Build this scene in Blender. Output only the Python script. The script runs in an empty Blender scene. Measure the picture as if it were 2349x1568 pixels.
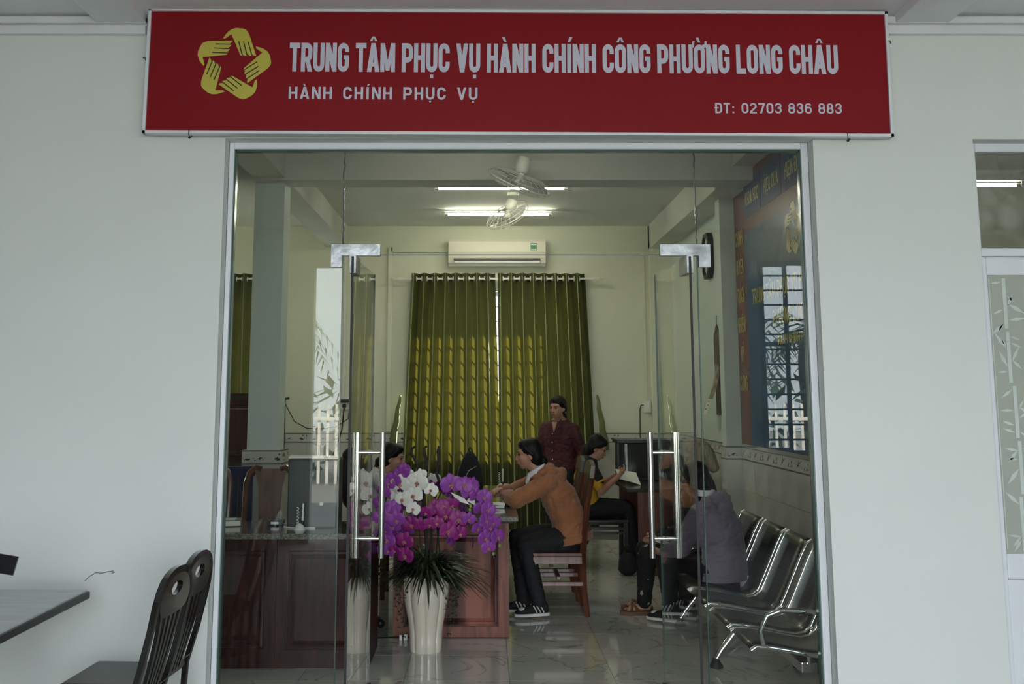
import bpy, bmesh, math, random, unicodedata
from mathutils import Vector as V, Matrix, Euler, noise as mnoise
rnd = random.Random(7)
S = bpy.context.scene
COL = S.collection
R = math.radians

# ---------------------------------------------------------------- camera
cam = bpy.data.cameras.new('camera')
cam.sensor_width = 36.0
cam.lens = 2450.0 / 2349.0 * 36.0
cam.shift_x = (1174.5 - 1110.0) / 2349.0
cam.shift_y = -(784.0 - 539.0) / 2349.0
cam.clip_start = 0.05
cam.clip_end = 300
camo = bpy.data.objects.new('camera', cam)
camo.location = (0, 0, 1.6)
camo.rotation_euler = (R(90 + 8.55), 0, 0)
COL.objects.link(camo)
S.camera = camo

# ---------------------------------------------------------------- sky, sun, exposure
wd = bpy.data.worlds.new('sky')
S.world = wd
wd.use_nodes = True
wd.node_tree.nodes['Background'].inputs[0].default_value = (0.83, 0.915, 0.985, 1)
wd.node_tree.nodes['Background'].inputs[1].default_value = 5.6
sun = bpy.data.lights.new('sun', 'SUN')
sun.energy = 40.0
sun.angle = R(0.6)
sun.color = (1.0, 0.93, 0.78)
suno = bpy.data.objects.new('sun', sun)
suno.rotation_euler = V((-0.75, -0.48, -0.38)).to_track_quat('-Z', 'Y').to_euler()
suno.location = (8, 20, 12)
COL.objects.link(suno)
for nm, c, sx, sz in (('doorway', (.09, -1.62, 1.52), 4.02, 3.05), ('barred_window', (4.05, -1.62, 2.03), 1.9, 2.17), ('back_window', (.175, 13.12, 1.87), 1.9, 1.95), ('left_window', (-3.15, 13.12, 1.87), 1.2, 1.95)):
    al = bpy.data.lights.new('daylight_portal_' + nm, 'AREA')     # guides sampling of the sky through the real openings
    al.shape = 'RECTANGLE'; al.size = sx; al.size_y = sz; al.cycles.is_portal = True
    ao = bpy.data.objects.new('daylight_portal_' + nm, al); ao.location = c
    ao.rotation_euler = (R(90), 0, 0) if c[1] < 0 else (R(-90), 0, 0)
    COL.objects.link(ao)
S.view_settings.view_transform = 'Standard'
S.view_settings.look = 'None'
S.view_settings.gamma = 1.0
S.view_settings.use_curve_mapping = False
S.view_settings.exposure = 0.66

# ---------------------------------------------------------------- materials
MATS = {}
def nodes(name):
    m = bpy.data.materials.new(name)
    m.use_nodes = True
    nt = m.node_tree
    b = nt.nodes['Principled BSDF']
    MATS[name] = m
    return m, nt, b
def N(nt, t, **k):
    n = nt.nodes.new(t)
    for a, v in k.items():
        if a.startswith('i_'):
            n.inputs[a[2:].replace('_', ' ')].default_value = v
        else:
            setattr(n, a, v)
    return n
def mat(name, col, rough=0.5, metal=0.0, var=0.08, vscale=3.0, bump=0.0, bscale=80.0, spec=0.5, coat=0.0, stretch=None, sheen=0.0, detail=4.0, var2=None, lo=0.3, hi=0.7):
    m, nt, b = nodes(name)
    tc = N(nt, 'ShaderNodeTexCoord')
    src = tc.outputs['Object']
    mp = N(nt, 'ShaderNodeMapping')
    nt.links.new(src, mp.inputs[0])
    if stretch:
        mp.inputs['Scale'].default_value = stretch
    nz = N(nt, 'ShaderNodeTexNoise')
    nz.inputs['Scale'].default_value = vscale
    nz.inputs['Detail'].default_value = detail
    nt.links.new(mp.outputs[0], nz.inputs['Vector'])
    mx = N(nt, 'ShaderNodeMix', data_type='RGBA')
    c2 = var2 if var2 else [max(0, c * (1 - var * 2.2)) for c in col]
    c1 = col if var2 else [min(1, c * (1 + var)) for c in col]
    mx.inputs['A'].default_value = (*c2, 1)
    mx.inputs['B'].default_value = (*c1, 1)
    cr = N(nt, 'ShaderNodeMapRange')
    cr.inputs[1].default_value = lo
    cr.inputs[2].default_value = hi
    nt.links.new(nz.outputs['Fac'], cr.inputs[0])
    nt.links.new(cr.outputs[0], mx.inputs['Factor'])
    nt.links.new(mx.outputs['Result'], b.inputs['Base Color'])
    b.inputs['Roughness'].default_value = rough
    b.inputs['Metallic'].default_value = metal
    b.inputs['Specular IOR Level'].default_value = spec
    b.inputs['Coat Weight'].default_value = coat
    b.inputs['Coat Roughness'].default_value = 0.08
    b.inputs['Sheen Weight'].default_value = sheen
    if bump:
        n2 = N(nt, 'ShaderNodeTexNoise')
        n2.inputs['Scale'].default_value = bscale
        n2.inputs['Detail'].default_value = 3
        nt.links.new(mp.outputs[0], n2.inputs['Vector'])
        bp = N(nt, 'ShaderNodeBump')
        bp.inputs['Strength'].default_value = bump
        bp.inputs['Distance'].default_value = 0.01
        nt.links.new(n2.outputs['Fac'], bp.inputs['Height'])
        nt.links.new(bp.outputs[0], b.inputs['Normal'])
    return m
def emis(name, col, st):
    m, nt, b = nodes(name)
    b.inputs['Base Color'].default_value = (0.9, 0.9, 0.9, 1)
    b.inputs['Emission Color'].default_value = (*col, 1)
    b.inputs['Emission Strength'].default_value = st
    return m
def glassmat(name, tint, base, haze=0.0, hscale=3.0):
    """thin pane: clear transmission, Schlick reflection, a little wiped dust"""
    m, nt, b = nodes(name)
    nt.nodes.remove(b)
    out = nt.nodes['Material Output']
    ge = N(nt, 'ShaderNodeNewGeometry')
    dot = N(nt, 'ShaderNodeVectorMath', operation='DOT_PRODUCT')
    nt.links.new(ge.outputs['Normal'], dot.inputs[0])
    nt.links.new(ge.outputs['Incoming'], dot.inputs[1])
    ab = N(nt, 'ShaderNodeMath', operation='ABSOLUTE')
    nt.links.new(dot.outputs['Value'], ab.inputs[0])
    om = N(nt, 'ShaderNodeMath', operation='SUBTRACT')
    om.inputs[0].default_value = 1.0
    nt.links.new(ab.outputs[0], om.inputs[1])
    pw = N(nt, 'ShaderNodeMath', operation='POWER')
    pw.inputs[1].default_value = 5.0
    nt.links.new(om.outputs[0], pw.inputs[0])
    ma = N(nt, 'ShaderNodeMath', operation='MULTIPLY_ADD')
    ma.inputs[1].default_value = 1 - base
    ma.inputs[2].default_value = base
    nt.links.new(pw.outputs[0], ma.inputs[0])
    tr = N(nt, 'ShaderNodeBsdfTransparent')
    tr.inputs[0].default_value = (*tint, 1)
    gl = N(nt, 'ShaderNodeBsdfGlossy')
    gl.inputs['Roughness'].default_value = 0.0
    gl.inputs['Color'].default_value = (1, 1, 1, 1)
    mx = N(nt, 'ShaderNodeMixShader')
    nt.links.new(ma.outputs[0], mx.inputs[0])
    nt.links.new(tr.outputs[0], mx.inputs[1])
    nt.links.new(gl.outputs[0], mx.inputs[2])
    last = mx
    if haze:
        tc = N(nt, 'ShaderNodeTexCoord')
        nz = N(nt, 'ShaderNodeTexNoise')
        nz.inputs['Scale'].default_value = hscale
        nz.inputs['Detail'].default_value = 6
        nz.inputs['Distortion'].default_value = 1.6
        nt.links.new(tc.outputs['Object'], nz.inputs['Vector'])
        mr = N(nt, 'ShaderNodeMapRange')
        mr.inputs[1].default_value = 0.42
        mr.inputs[2].default_value = 0.75
        mr.inputs[3].default_value = haze * 0.25
        mr.inputs[4].default_value = haze
        nt.links.new(nz.outputs['Fac'], mr.inputs[0])
        df = N(nt, 'ShaderNodeBsdfDiffuse')
        df.inputs[0].default_value = (0.85, 0.88, 0.86, 1)
        m2 = N(nt, 'ShaderNodeMixShader')
        nt.links.new(mr.outputs[0], m2.inputs[0])
        nt.links.new(mx.outputs[0], m2.inputs[1])
        nt.links.new(df.outputs[0], m2.inputs[2])
        last = m2
    nt.links.new(last.outputs[0], out.inputs[0])
    return m

wallm = mat('pale_mint_wall', (0.755, 0.785, 0.755), 0.75, var=0.015, vscale=0.8, bump=0.04, bscale=300, spec=0.25)
inwall = mat('cream_green_wall', (0.70, 0.72, 0.58), 0.7, var=0.02, vscale=0.8, spec=0.25)
bluewall = mat('pale_green_pillar', (0.66, 0.74, 0.69), 0.7, var=0.02, vscale=0.8, spec=0.25)
ceilm = mat('white_ceiling', (0.86, 0.88, 0.90), 0.85, var=0.03, vscale=1.5, spec=0.1)
inceil = mat('office_ceiling', (0.66, 0.67, 0.59), 0.85, var=0.03, vscale=1.5, spec=0.1)
yardm = mat('yard_paving', (0.22, 0.22, 0.20), 0.9, var=0.1)
rearm = mat('rear_wall_paint', (0.42, 0.44, 0.42), 0.8, var=0.02)
concrete = mat('concrete', (0.24, 0.24, 0.23), 0.85, var=0.1, vscale=2.0)
grout = mat('grout', (0.14, 0.14, 0.13), 0.8)
alum = mat('white_aluminium', (0.78, 0.80, 0.84), 0.4, var=0.01)
rubber = mat('black_rubber', (0.02, 0.02, 0.02), 0.6)
steel = mat('brushed_steel', (0.78, 0.78, 0.76), 0.16, 1.0, var=0.03, stretch=(40, 40, 1))
chrome = mat('chrome', (0.82, 0.82, 0.82), 0.08, 1.0, var=0.01)
patchm = mat('scratched_steel', (0.33, 0.335, 0.34), 0.3, 1.0, var=0.22, vscale=14, bump=0.1, bscale=30)
perfm = mat('perforated_steel', (0.30, 0.30, 0.285), 0.34, 1.0, var=0.08)
darkwood = mat('dark_red_wood', (0.045, 0.012, 0.009), 0.38, var=0.35, vscale=5, stretch=(6, 6, 0.7), coat=0.0, spec=0.22)
deskwood = mat('red_brown_wood', (0.25, 0.095, 0.070), 0.36, var=0.35, vscale=4, stretch=(5, 5, 0.6), coat=0.0, spec=0.25)
figured = mat('figured_red_wood', (0.33, 0.13, 0.095), 0.34, vscale=1.6, stretch=(4, 4, 0.7), coat=0.0, spec=0.2, var2=(0.035, 0.008, 0.006), detail=7, lo=0.40, hi=0.60)
chairwood = mat('chair_red_wood', (0.17, 0.055, 0.032), 0.35, var=0.25, vscale=5, stretch=(6, 6, 0.8), coat=0.3)
blackwood = mat('black_brown_wood', (0.022, 0.013, 0.011), 0.3, var=0.3, vscale=6, coat=0.4)
granite = mat('granite', (0.24, 0.23, 0.19), 0.12, vscale=120, var2=(0.03, 0.03, 0.028), coat=0.5)
blackpl = mat('black_plastic', (0.014, 0.014, 0.015), 0.4)
greypl = mat('dark_grey_plastic', (0.03, 0.037, 0.04), 0.4)
whitepl = mat('white_plastic', (0.75, 0.75, 0.71), 0.35, var=0.02)
creampl = mat('cream_plastic', (0.70, 0.67, 0.55), 0.35, var=0.02)
paper = mat('paper', (0.80, 0.79, 0.72), 0.7, var=0.02)
ceramic = mat('cream_ceramic', (0.68, 0.62, 0.52), 0.12, var=0.015, coat=0.6)
tilew = mat('wall_tile', (0.60, 0.60, 0.55), 0.15, vscale=2.5, var=0.07, coat=0.3)
lineb = mat('border_ink', (0.08, 0.08, 0.075), 0.4)
redm = mat('sign_red', (0.25, 0.006, 0.012), 0.5, var=0.03, vscale=1.0, spec=0.2)
signw = mat('sign_lettering', (0.62, 0.62, 0.74), 0.5, var=0.01)
logoy = mat('logo_yellow', (0.56, 0.50, 0.075), 0.5, var=0.02)
logok = mat('logo_line', (0.03, 0.012, 0.01), 0.6)
bann_b = mat('banner_blue', (0.035, 0.10, 0.23), 0.22, var=0.15, vscale=0.8)
bann_b2 = mat('banner_blue_box', (0.026, 0.07, 0.20), 0.22, var=0.1)
bann_r = mat('banner_red', (0.20, 0.055, 0.04), 0.25, var=0.15, vscale=0.8)
bann_y = mat('banner_yellow', (0.52, 0.46, 0.16), 0.3, var=0.03)
skin = mat('skin', (0.42, 0.22, 0.145), 0.5, var=0.06, vscale=12)
skinp = mat('light_skin', (0.60, 0.36, 0.27), 0.5, var=0.06, vscale=12)
hairm = mat('black_hair', (0.006, 0.005, 0.005), 0.5, var=0.3, vscale=10, bump=0.3, bscale=60, stretch=(3, 3, 0.5), spec=0.25)
blond = mat('grey_blond_hair', (0.42, 0.36, 0.23), 0.5, vscale=9, var2=(0.16, 0.11, 0.06), bump=0.6, bscale=60, stretch=(5, 5, 0.6))
lipm = mat('lips', (0.26, 0.07, 0.06), 0.45)
eyem = mat('eye', (0.02, 0.012, 0.01), 0.2)
orangec = mat('orange_cloth', (0.34, 0.135, 0.055), 0.8, var=0.1, vscale=6, bump=0.5, bscale=18, sheen=0.2)
hoodc = mat('lavender_cloth', (0.19, 0.152, 0.205), 0.85, var=0.08, vscale=5, bump=0.5, bscale=16, sheen=0.2)
maroonc = mat('maroon_cloth', (0.062, 0.006, 0.012), 0.7, var=0.12, vscale=6, bump=0.35, bscale=18)
yellowc = mat('yellow_cloth', (0.62, 0.36, 0.02), 0.75, var=0.08, vscale=6, bump=0.35, bscale=18)
blackc = mat('black_cloth', (0.009, 0.009, 0.011), 0.8, var=0.2, vscale=6, bump=0.4, bscale=16)
whitec = mat('white_cloth', (0.72, 0.72, 0.74), 0.8, var=0.04, bump=0.3, bscale=20)
solem = mat('white_sole', (0.72, 0.72, 0.68), 0.6)
sandal = mat('brown_sandal', (0.15, 0.065, 0.035), 0.6)
leafm = mat('leaf_green', (0.022, 0.042, 0.016), 0.4, var=0.3, vscale=8)
ivym = mat('ivy_green', (0.05, 0.075, 0.03), 0.5, var=0.3, vscale=20)
petw = mat('white_petal', (0.78, 0.77, 0.70), 0.55, var=0.05, vscale=14)
petp = mat('purple_petal', (0.36, 0.075, 0.44), 0.5, vscale=16, var2=(0.20, 0.03, 0.27))
petm = mat('magenta_petal', (0.34, 0.02, 0.22), 0.5, vscale=16, var2=(0.17, 0.008, 0.12))
lipo = mat('orchid_lip', (0.55, 0.33, 0.18), 0.5, vscale=60, var2=(0.35, 0.05, 0.12))
budm = mat('bud_green', (0.28, 0.32, 0.08), 0.5)
bark = mat('black_branch', (0.012, 0.009, 0.008), 0.6)
bluepl = mat('blue_plastic', (0.015, 0.02, 0.10), 0.4)
greenlab = mat('green_label', (0.03, 0.22, 0.12), 0.5)
tabletop = mat('grey_laminate', (0.60, 0.61, 0.62), 0.4, vscale=6, var=0.07, stretch=(1, 8, 1))
tableedge = mat('black_edge', (0.02, 0.02, 0.02), 0.4)
bluefr = mat('blue_window_paint', (0.02, 0.05, 0.12), 0.4)
hedge = mat('foliage', (0.05, 0.10, 0.03), 0.6, vscale=9, var2=(0.015, 0.03, 0.01))
fencem = mat('fence_white', (0.75, 0.74, 0.70), 0.6)
tubedim = emis('added_tube_near', (1.0, 0.97, 0.86), 24.0)  # weaker glow for the added near-bay lamp
tubem = emis('lit_tube', (1.0, 0.96, 0.78), 42.0)
glass = glassmat('clear_glass', (0.955, 0.97, 0.955), 0.024, 0.002, 2.2)
leafglass = glassmat('door_glass', (0.955, 0.97, 0.955), 0.03, 0.0, 2.2)
glassedge = mat('glass_edge', (0.05, 0.10, 0.08), 0.2)
plainglass = glassmat('window_glass', (0.95, 0.97, 0.97), 0.04)

def special():
    # marble floor tile, every tile with its own veins and shade
    m, nt, b = nodes('marble_tile')
    tc = N(nt, 'ShaderNodeTexCoord'); oi = N(nt, 'ShaderNodeObjectInfo')
    ad = N(nt, 'ShaderNodeVectorMath', operation='ADD')
    sc = N(nt, 'ShaderNodeVectorMath', operation='SCALE'); sc.inputs[3].default_value = 37.0
    cx = N(nt, 'ShaderNodeCombineXYZ')
    for i in range(3):
        nt.links.new(oi.outputs['Random'], cx.inputs[i])
    nt.links.new(cx.outputs[0], sc.inputs[0])
    nt.links.new(tc.outputs['Object'], ad.inputs[0]); nt.links.new(sc.outputs[0], ad.inputs[1])
    n1 = N(nt, 'ShaderNodeTexNoise'); n1.inputs['Scale'].default_value = 1.6; n1.inputs['Detail'].default_value = 5; n1.inputs['Distortion'].default_value = 1.2
    nt.links.new(ad.outputs[0], n1.inputs['Vector'])
    su = N(nt, 'ShaderNodeMath', operation='SUBTRACT'); su.inputs[1].default_value = 0.5
    nt.links.new(n1.outputs['Fac'], su.inputs[0])
    ab = N(nt, 'ShaderNodeMath', operation='ABSOLUTE'); nt.links.new(su.outputs[0], ab.inputs[0])
    mr = N(nt, 'ShaderNodeMapRange'); mr.inputs[1].default_value = 0.0; mr.inputs[2].default_value = 0.012; mr.inputs[3].default_value = 0.0; mr.inputs[4].default_value = 1.0
    nt.links.new(ab.outputs[0], mr.inputs[0])
    mx = N(nt, 'ShaderNodeMix', data_type='RGBA')
    mx.inputs['A'].default_value = (0.33, 0.33, 0.30, 1); mx.inputs['B'].default_value = (0.58, 0.59, 0.54, 1)
    nt.links.new(mr.outputs[0], mx.inputs['Factor'])
    nt.links.new(mx.outputs['Result'], b.inputs['Base Color'])
    b.inputs['Roughness'].default_value = 0.07
    b.inputs['Coat Weight'].default_value = 0.35; b.inputs['Coat Roughness'].default_value = 0.03
    # border tile with dark village-print motifs
    m, nt, b = nodes('border_tile')
    tc = N(nt, 'ShaderNodeTexCoord')
    mp = N(nt, 'ShaderNodeMapping'); mp.inputs['Scale'].default_value = (1, 1, 1.0)
    nt.links.new(tc.outputs['Object'], mp.inputs[0])
    nz = N(nt, 'ShaderNodeTexNoise'); nz.inputs['Scale'].default_value = 42; nz.inputs['Detail'].default_value = 2
    nt.links.new(mp.outputs[0], nz.inputs['Vector'])
    n2 = N(nt, 'ShaderNodeTexNoise'); n2.inputs['Scale'].default_value = 9; n2.inputs['Detail'].default_value = 0
    nt.links.new(mp.outputs[0], n2.inputs['Vector'])
    g1 = N(nt, 'ShaderNodeMath', operation='GREATER_THAN'); g1.inputs[1].default_value = 0.55; nt.links.new(nz.outputs['Fac'], g1.inputs[0])
    g2 = N(nt, 'ShaderNodeMath', operation='GREATER_THAN'); g2.inputs[1].default_value = 0.53; nt.links.new(n2.outputs['Fac'], g2.inputs[0])
    sx = N(nt, 'ShaderNodeSeparateXYZ'); nt.links.new(tc.outputs['Object'], sx.inputs[0])
    az = N(nt, 'ShaderNodeMath', operation='ABSOLUTE'); nt.links.new(sx.outputs['Z'], az.inputs[0])
    g3 = N(nt, 'ShaderNodeMath', operation='LESS_THAN'); g3.inputs[1].default_value = 0.03; nt.links.new(az.outputs[0], g3.inputs[0])
    m1 = N(nt, 'ShaderNodeMath', operation='MULTIPLY'); nt.links.new(g1.outputs[0], m1.inputs[0]); nt.links.new(g2.outputs[0], m1.inputs[1])
    m2 = N(nt, 'ShaderNodeMath', operation='MULTIPLY'); nt.links.new(m1.outputs[0], m2.inputs[0]); nt.links.new(g3.outputs[0], m2.inputs[1])
    mx = N(nt, 'ShaderNodeMix', data_type='RGBA')
    mx.inputs['A'].default_value = (0.60, 0.60, 0.55, 1); mx.inputs['B'].default_value = (0.05, 0.05, 0.045, 1)
    nt.links.new(m2.outputs[0], mx.inputs['Factor']); nt.links.new(mx.outputs['Result'], b.inputs['Base Color'])
    b.inputs['Roughness'].default_value = 0.2
    # satin curtain, lets sunlight through
    m, nt, b = nodes('olive_satin')
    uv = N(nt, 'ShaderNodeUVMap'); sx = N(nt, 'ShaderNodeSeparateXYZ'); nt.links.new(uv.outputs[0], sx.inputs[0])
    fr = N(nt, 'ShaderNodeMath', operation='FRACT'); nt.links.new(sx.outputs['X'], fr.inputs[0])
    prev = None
    for cen, wid, amt in ((0.17, 0.045, 0.9), (0.36, 0.02, 0.35), (0.74, 0.06, 0.28)):   # pale stripes painted in for sheen highlights on the folds
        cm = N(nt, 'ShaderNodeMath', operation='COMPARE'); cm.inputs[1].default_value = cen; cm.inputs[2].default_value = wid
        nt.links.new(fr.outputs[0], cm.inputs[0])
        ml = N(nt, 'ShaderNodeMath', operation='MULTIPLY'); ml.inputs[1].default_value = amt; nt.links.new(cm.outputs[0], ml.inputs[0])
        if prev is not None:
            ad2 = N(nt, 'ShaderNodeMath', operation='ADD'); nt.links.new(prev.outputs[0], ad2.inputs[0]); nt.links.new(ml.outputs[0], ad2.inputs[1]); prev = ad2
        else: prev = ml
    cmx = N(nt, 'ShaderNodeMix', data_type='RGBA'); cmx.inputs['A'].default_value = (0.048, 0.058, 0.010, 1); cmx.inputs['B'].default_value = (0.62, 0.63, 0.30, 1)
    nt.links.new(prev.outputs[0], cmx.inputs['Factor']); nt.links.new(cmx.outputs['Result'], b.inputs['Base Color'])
    b.inputs['Roughness'].default_value = 0.27
    b.inputs['Specular IOR Level'].default_value = 0.9
    b.inputs['Sheen Weight'].default_value = 0.1
    tc = N(nt, 'ShaderNodeTexCoord'); nz = N(nt, 'ShaderNodeTexNoise'); nz.inputs['Scale'].default_value = 1.0
    mp = N(nt, 'ShaderNodeMapping'); mp.inputs['Scale'].default_value = (500, 500, 3)
    nt.links.new(tc.outputs['Object'], mp.inputs[0]); nt.links.new(mp.outputs[0], nz.inputs['Vector'])
    bp = N(nt, 'ShaderNodeBump'); bp.inputs['Strength'].default_value = 0.06; nt.links.new(nz.outputs['Fac'], bp.inputs['Height']); nt.links.new(bp.outputs[0], b.inputs['Normal'])
    tl = N(nt, 'ShaderNodeBsdfTranslucent'); tl.inputs[0].default_value = (0.44, 0.38, 0.05, 1)
    mx = N(nt, 'ShaderNodeMixShader'); mx.inputs[0].default_value = 0.022
    nt.links.new(b.outputs[0], mx.inputs[1]); nt.links.new(tl.outputs[0], mx.inputs[2])
    nt.links.new(mx.outputs[0], nt.nodes['Material Output'].inputs[0])
    # black cloth with pale blossoms
    m, nt, b = nodes('floral_cloth')
    tc = N(nt, 'ShaderNodeTexCoord'); vo = N(nt, 'ShaderNodeTexVoronoi'); vo.inputs['Scale'].default_value = 13
    nt.links.new(tc.outputs['Object'], vo.inputs['Vector'])
    nz = N(nt, 'ShaderNodeTexNoise'); nz.inputs['Scale'].default_value = 40; nt.links.new(tc.outputs['Object'], nz.inputs['Vector'])
    ad = N(nt, 'ShaderNodeMath', operation='MULTIPLY_ADD'); ad.inputs[1].default_value = 0.5; nt.links.new(nz.outputs['Fac'], ad.inputs[0]); nt.links.new(vo.outputs['Distance'], ad.inputs[2])
    lt = N(nt, 'ShaderNodeMath', operation='LESS_THAN'); lt.inputs[1].default_value = 0.44; nt.links.new(ad.outputs[0], lt.inputs[0])
    mx = N(nt, 'ShaderNodeMix', data_type='RGBA'); mx.inputs['A'].default_value = (0.008, 0.008, 0.009, 1); mx.inputs['B'].default_value = (0.42, 0.34, 0.27, 1)
    nt.links.new(lt.outputs[0], mx.inputs['Factor']); nt.links.new(mx.outputs['Result'], b.inputs['Base Color']); b.inputs['Roughness'].default_value = 0.8
    # frosted glass
    m, nt, b = nodes('frosted_glass')
    b.inputs['Base Color'].default_value = (0.58, 0.61, 0.53, 1); b.inputs['Roughness'].default_value = 0.25
    tr = N(nt, 'ShaderNodeBsdfTransparent'); mx = N(nt, 'ShaderNodeMixShader'); mx.inputs[0].default_value = 0.62
    nt.links.new(tr.outputs[0], mx.inputs[1]); nt.links.new(b.outputs[0], mx.inputs[2]); nt.links.new(mx.outputs[0], nt.nodes['Material Output'].inputs[0])
    # perforated steel sheet: holes as dark dots
    m, nt, b = nodes('perforated_sheet')
    tc = N(nt, 'ShaderNodeTexCoord'); vo = N(nt, 'ShaderNodeTexVoronoi'); vo.inputs['Scale'].default_value = 90; vo.inputs['Randomness'].default_value = 0.0
    nt.links.new(tc.outputs['Object'], vo.inputs['Vector'])
    lt = N(nt, 'ShaderNodeMath', operation='LESS_THAN'); lt.inputs[1].default_value = 0.30; nt.links.new(vo.outputs['Distance'], lt.inputs[0])
    mx = N(nt, 'ShaderNodeMix', data_type='RGBA'); mx.inputs['A'].default_value = (0.13, 0.125, 0.115, 1); mx.inputs['B'].default_value = (0.03, 0.03, 0.03, 1)
    nt.links.new(lt.outputs[0], mx.inputs['Factor']); nt.links.new(mx.outputs['Result'], b.inputs['Base Color'])
    b.inputs['Metallic'].default_value = 1.0; b.inputs['Roughness'].default_value = 0.3
special()
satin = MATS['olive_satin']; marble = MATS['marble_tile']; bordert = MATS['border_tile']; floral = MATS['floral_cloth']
frost = MATS['frosted_glass']; perfs = MATS['perforated_sheet']

# ---------------------------------------------------------------- mesh helpers
def perp(d):
    d = V(d).normalized()
    a = V((0, 0, 1)) if abs(d.z) < 0.9 else V((1, 0, 0))
    u = d.cross(a).normalized()
    return u, d.cross(u).normalized()
class MB:
    def __init__(s):
        s.v = []; s.f = []; s.mi = []; s.cur = 0
    def face(s, *idx):
        s.f.append(idx); s.mi.append(s.cur)
    def add(s, vs, fs):
        o = len(s.v)
        s.v += [V(p) for p in vs]
        for f in fs:
            s.f.append(tuple(i + o for i in f)); s.mi.append(s.cur)
        return s
    def box(s, x0, x1, y0, y1, z0, z1):
        return s.obox((( x0 + x1) / 2, (y0 + y1) / 2, (z0 + z1) / 2), (x1 - x0) / 2, (y1 - y0) / 2, (z1 - z0) / 2)
    def obox(s, c, hx, hy, hz, rot=None, bev=0.0):
        c = V(c)
        M = rot if rot is not None else Matrix.Identity(3)
        if bev <= 0:
            vs = [c + M @ V((sx * hx, sy * hy, sz * hz)) for sx in (-1, 1) for sy in (-1, 1) for sz in (-1, 1)]
            return s.add(vs, [(0, 1, 3, 2), (4, 6, 7, 5), (0, 4, 5, 1), (2, 3, 7, 6), (0, 2, 6, 4), (1, 5, 7, 3)])
        b = min(bev, hx * .9, hy * .9, hz * .9)
        bm = bmesh.new()
        bmesh.ops.create_cube(bm, size=2)
        for vv in bm.verts:
            vv.co = V((vv.co.x * hx, vv.co.y * hy, vv.co.z * hz))
        bmesh.ops.bevel(bm, geom=bm.edges[:] + bm.verts[:], offset=b, segments=2, affect='EDGES', profile=0.6)
        bm.verts.index_update()
        vs = [c + M @ vv.co for vv in bm.verts]; fs = [[q.index for q in f.verts] for f in bm.faces]
        bm.free()
        return s.add(vs, fs)
    def rbox(s, x0, x1, y0, y1, z0, z1, bev=0.006):
        return s.obox(((x0 + x1) / 2, (y0 + y1) / 2, (z0 + z1) / 2), (x1 - x0) / 2, (y1 - y0) / 2, (z1 - z0) / 2, None, bev)
    def rings(s, rings, closed_caps=True, loop=False):
        o = len(s.v); n = len(rings[0])
        for r in rings:
            s.v += [V(p) for p in r]
        k = len(rings)
        for i in range(k if loop else k - 1):
            a = o + i * n; b = o + ((i + 1) % k) * n
            for j in range(n):
                s.face(a + j, a + (j + 1) % n, b + (j + 1) % n, b + j)
        if closed_caps and not loop:
            s.face(*[o + j for j in range(n)][::-1]); s.face(*[o + (k - 1) * n + j for j in range(n)])
        return s
    def tube(s, pts, r, seg=8, loop=False, flat=None):
        pts = [V(p) for p in pts]
        rs = r if isinstance(r, (list, tuple)) else [r] * len(pts)
        k = len(pts)
        T = []
        for i in range(k):
            a = pts[(i - 1) % k] if (loop or i > 0) else pts[i]
            b = pts[(i + 1) % k] if (loop or i < k - 1) else pts[i]
            T.append((b - a).normalized())
        u, w = perp(T[0])
        R_ = []
        for i in range(k):
            u = (u - T[i] * u.dot(T[i]))
            u = u.normalized() if u.length > 1e-6 else perp(T[i])[0]
            w = T[i].cross(u)
            ring = []
            for j in range(seg):
                a = 2 * math.pi * j / seg
                d = u * math.cos(a) + w * math.sin(a)
                if flat:
                    nv, fc = V(flat[0]).normalized(), flat[1]
                    d = d - nv * d.dot(nv) * (1 - fc)
                ring.append(pts[i] + d * rs[i])
            R_.append(ring)
        return s.rings(R_, True, loop)
    def cyl(s, a, b, r, seg=14, r2=None):
        return s.tube([a, b], [r, r if r2 is None else r2], seg)
    def caps(s, a, ra, b, rb, seg=12, flat=None):
        a = V(a); b = V(b); d = (b - a)
        if d.length < 1e-5:
            d = V((0, 0, 1e-4)); b = a + d
        d.normalize()
        pts = []; rs = []
        for k in range(4):
            t = math.pi / 2 * (1 - k / 3.0)
            pts.append(a - d * ra * math.sin(t)); rs.append(max(ra * math.cos(t), ra * .05))
        for k in range(4):
            t = math.pi / 2 * k / 3.0
            pts.append(b + d * rb * math.sin(t)); rs.append(max(rb * math.cos(t), rb * .05))
        return s.tube(pts, rs, seg, False, flat)
    def ell(s, c, r, M=None, seg=16, rg=10):
        c = V(c); M = M if M is not None else Matrix.Identity(3)
        rr = []
        for i in range(rg + 1):
            t = math.pi * i / rg
            q = max(math.sin(t), 0.02)
            rr.append([c + M @ V((r[0] * q * math.cos(2 * math.pi * j / seg), r[1] * q * math.sin(2 * math.pi * j / seg), -r[2] * math.cos(t))) for j in range(seg)])
        return s.rings(rr)
    def lathe(s, c, prof, seg=24, caps=True):
        c = V(c)
        return s.rings([[c + V((r * math.cos(2 * math.pi * j / seg), r * math.sin(2 * math.pi * j / seg), z)) for j in range(seg)] for r, z in prof], caps)
    def poly(s, pts):
        o = len(s.v); s.v += [V(p) for p in pts]; s.face(*range(o, o + len(pts))); return s
    def prism(s, pts, d):
        d = V(d); n = len(pts); o = len(s.v)
        s.v += [V(p) for p in pts] + [V(p) + d for p in pts]
        s.face(*range(o, o + n)); s.face(*reversed(range(o + n, o + 2 * n)))
        for i in range(n):
            j = (i + 1) % n
            s.face(o + i, o + n + i, o + n + j, o + j)
        return s
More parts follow.
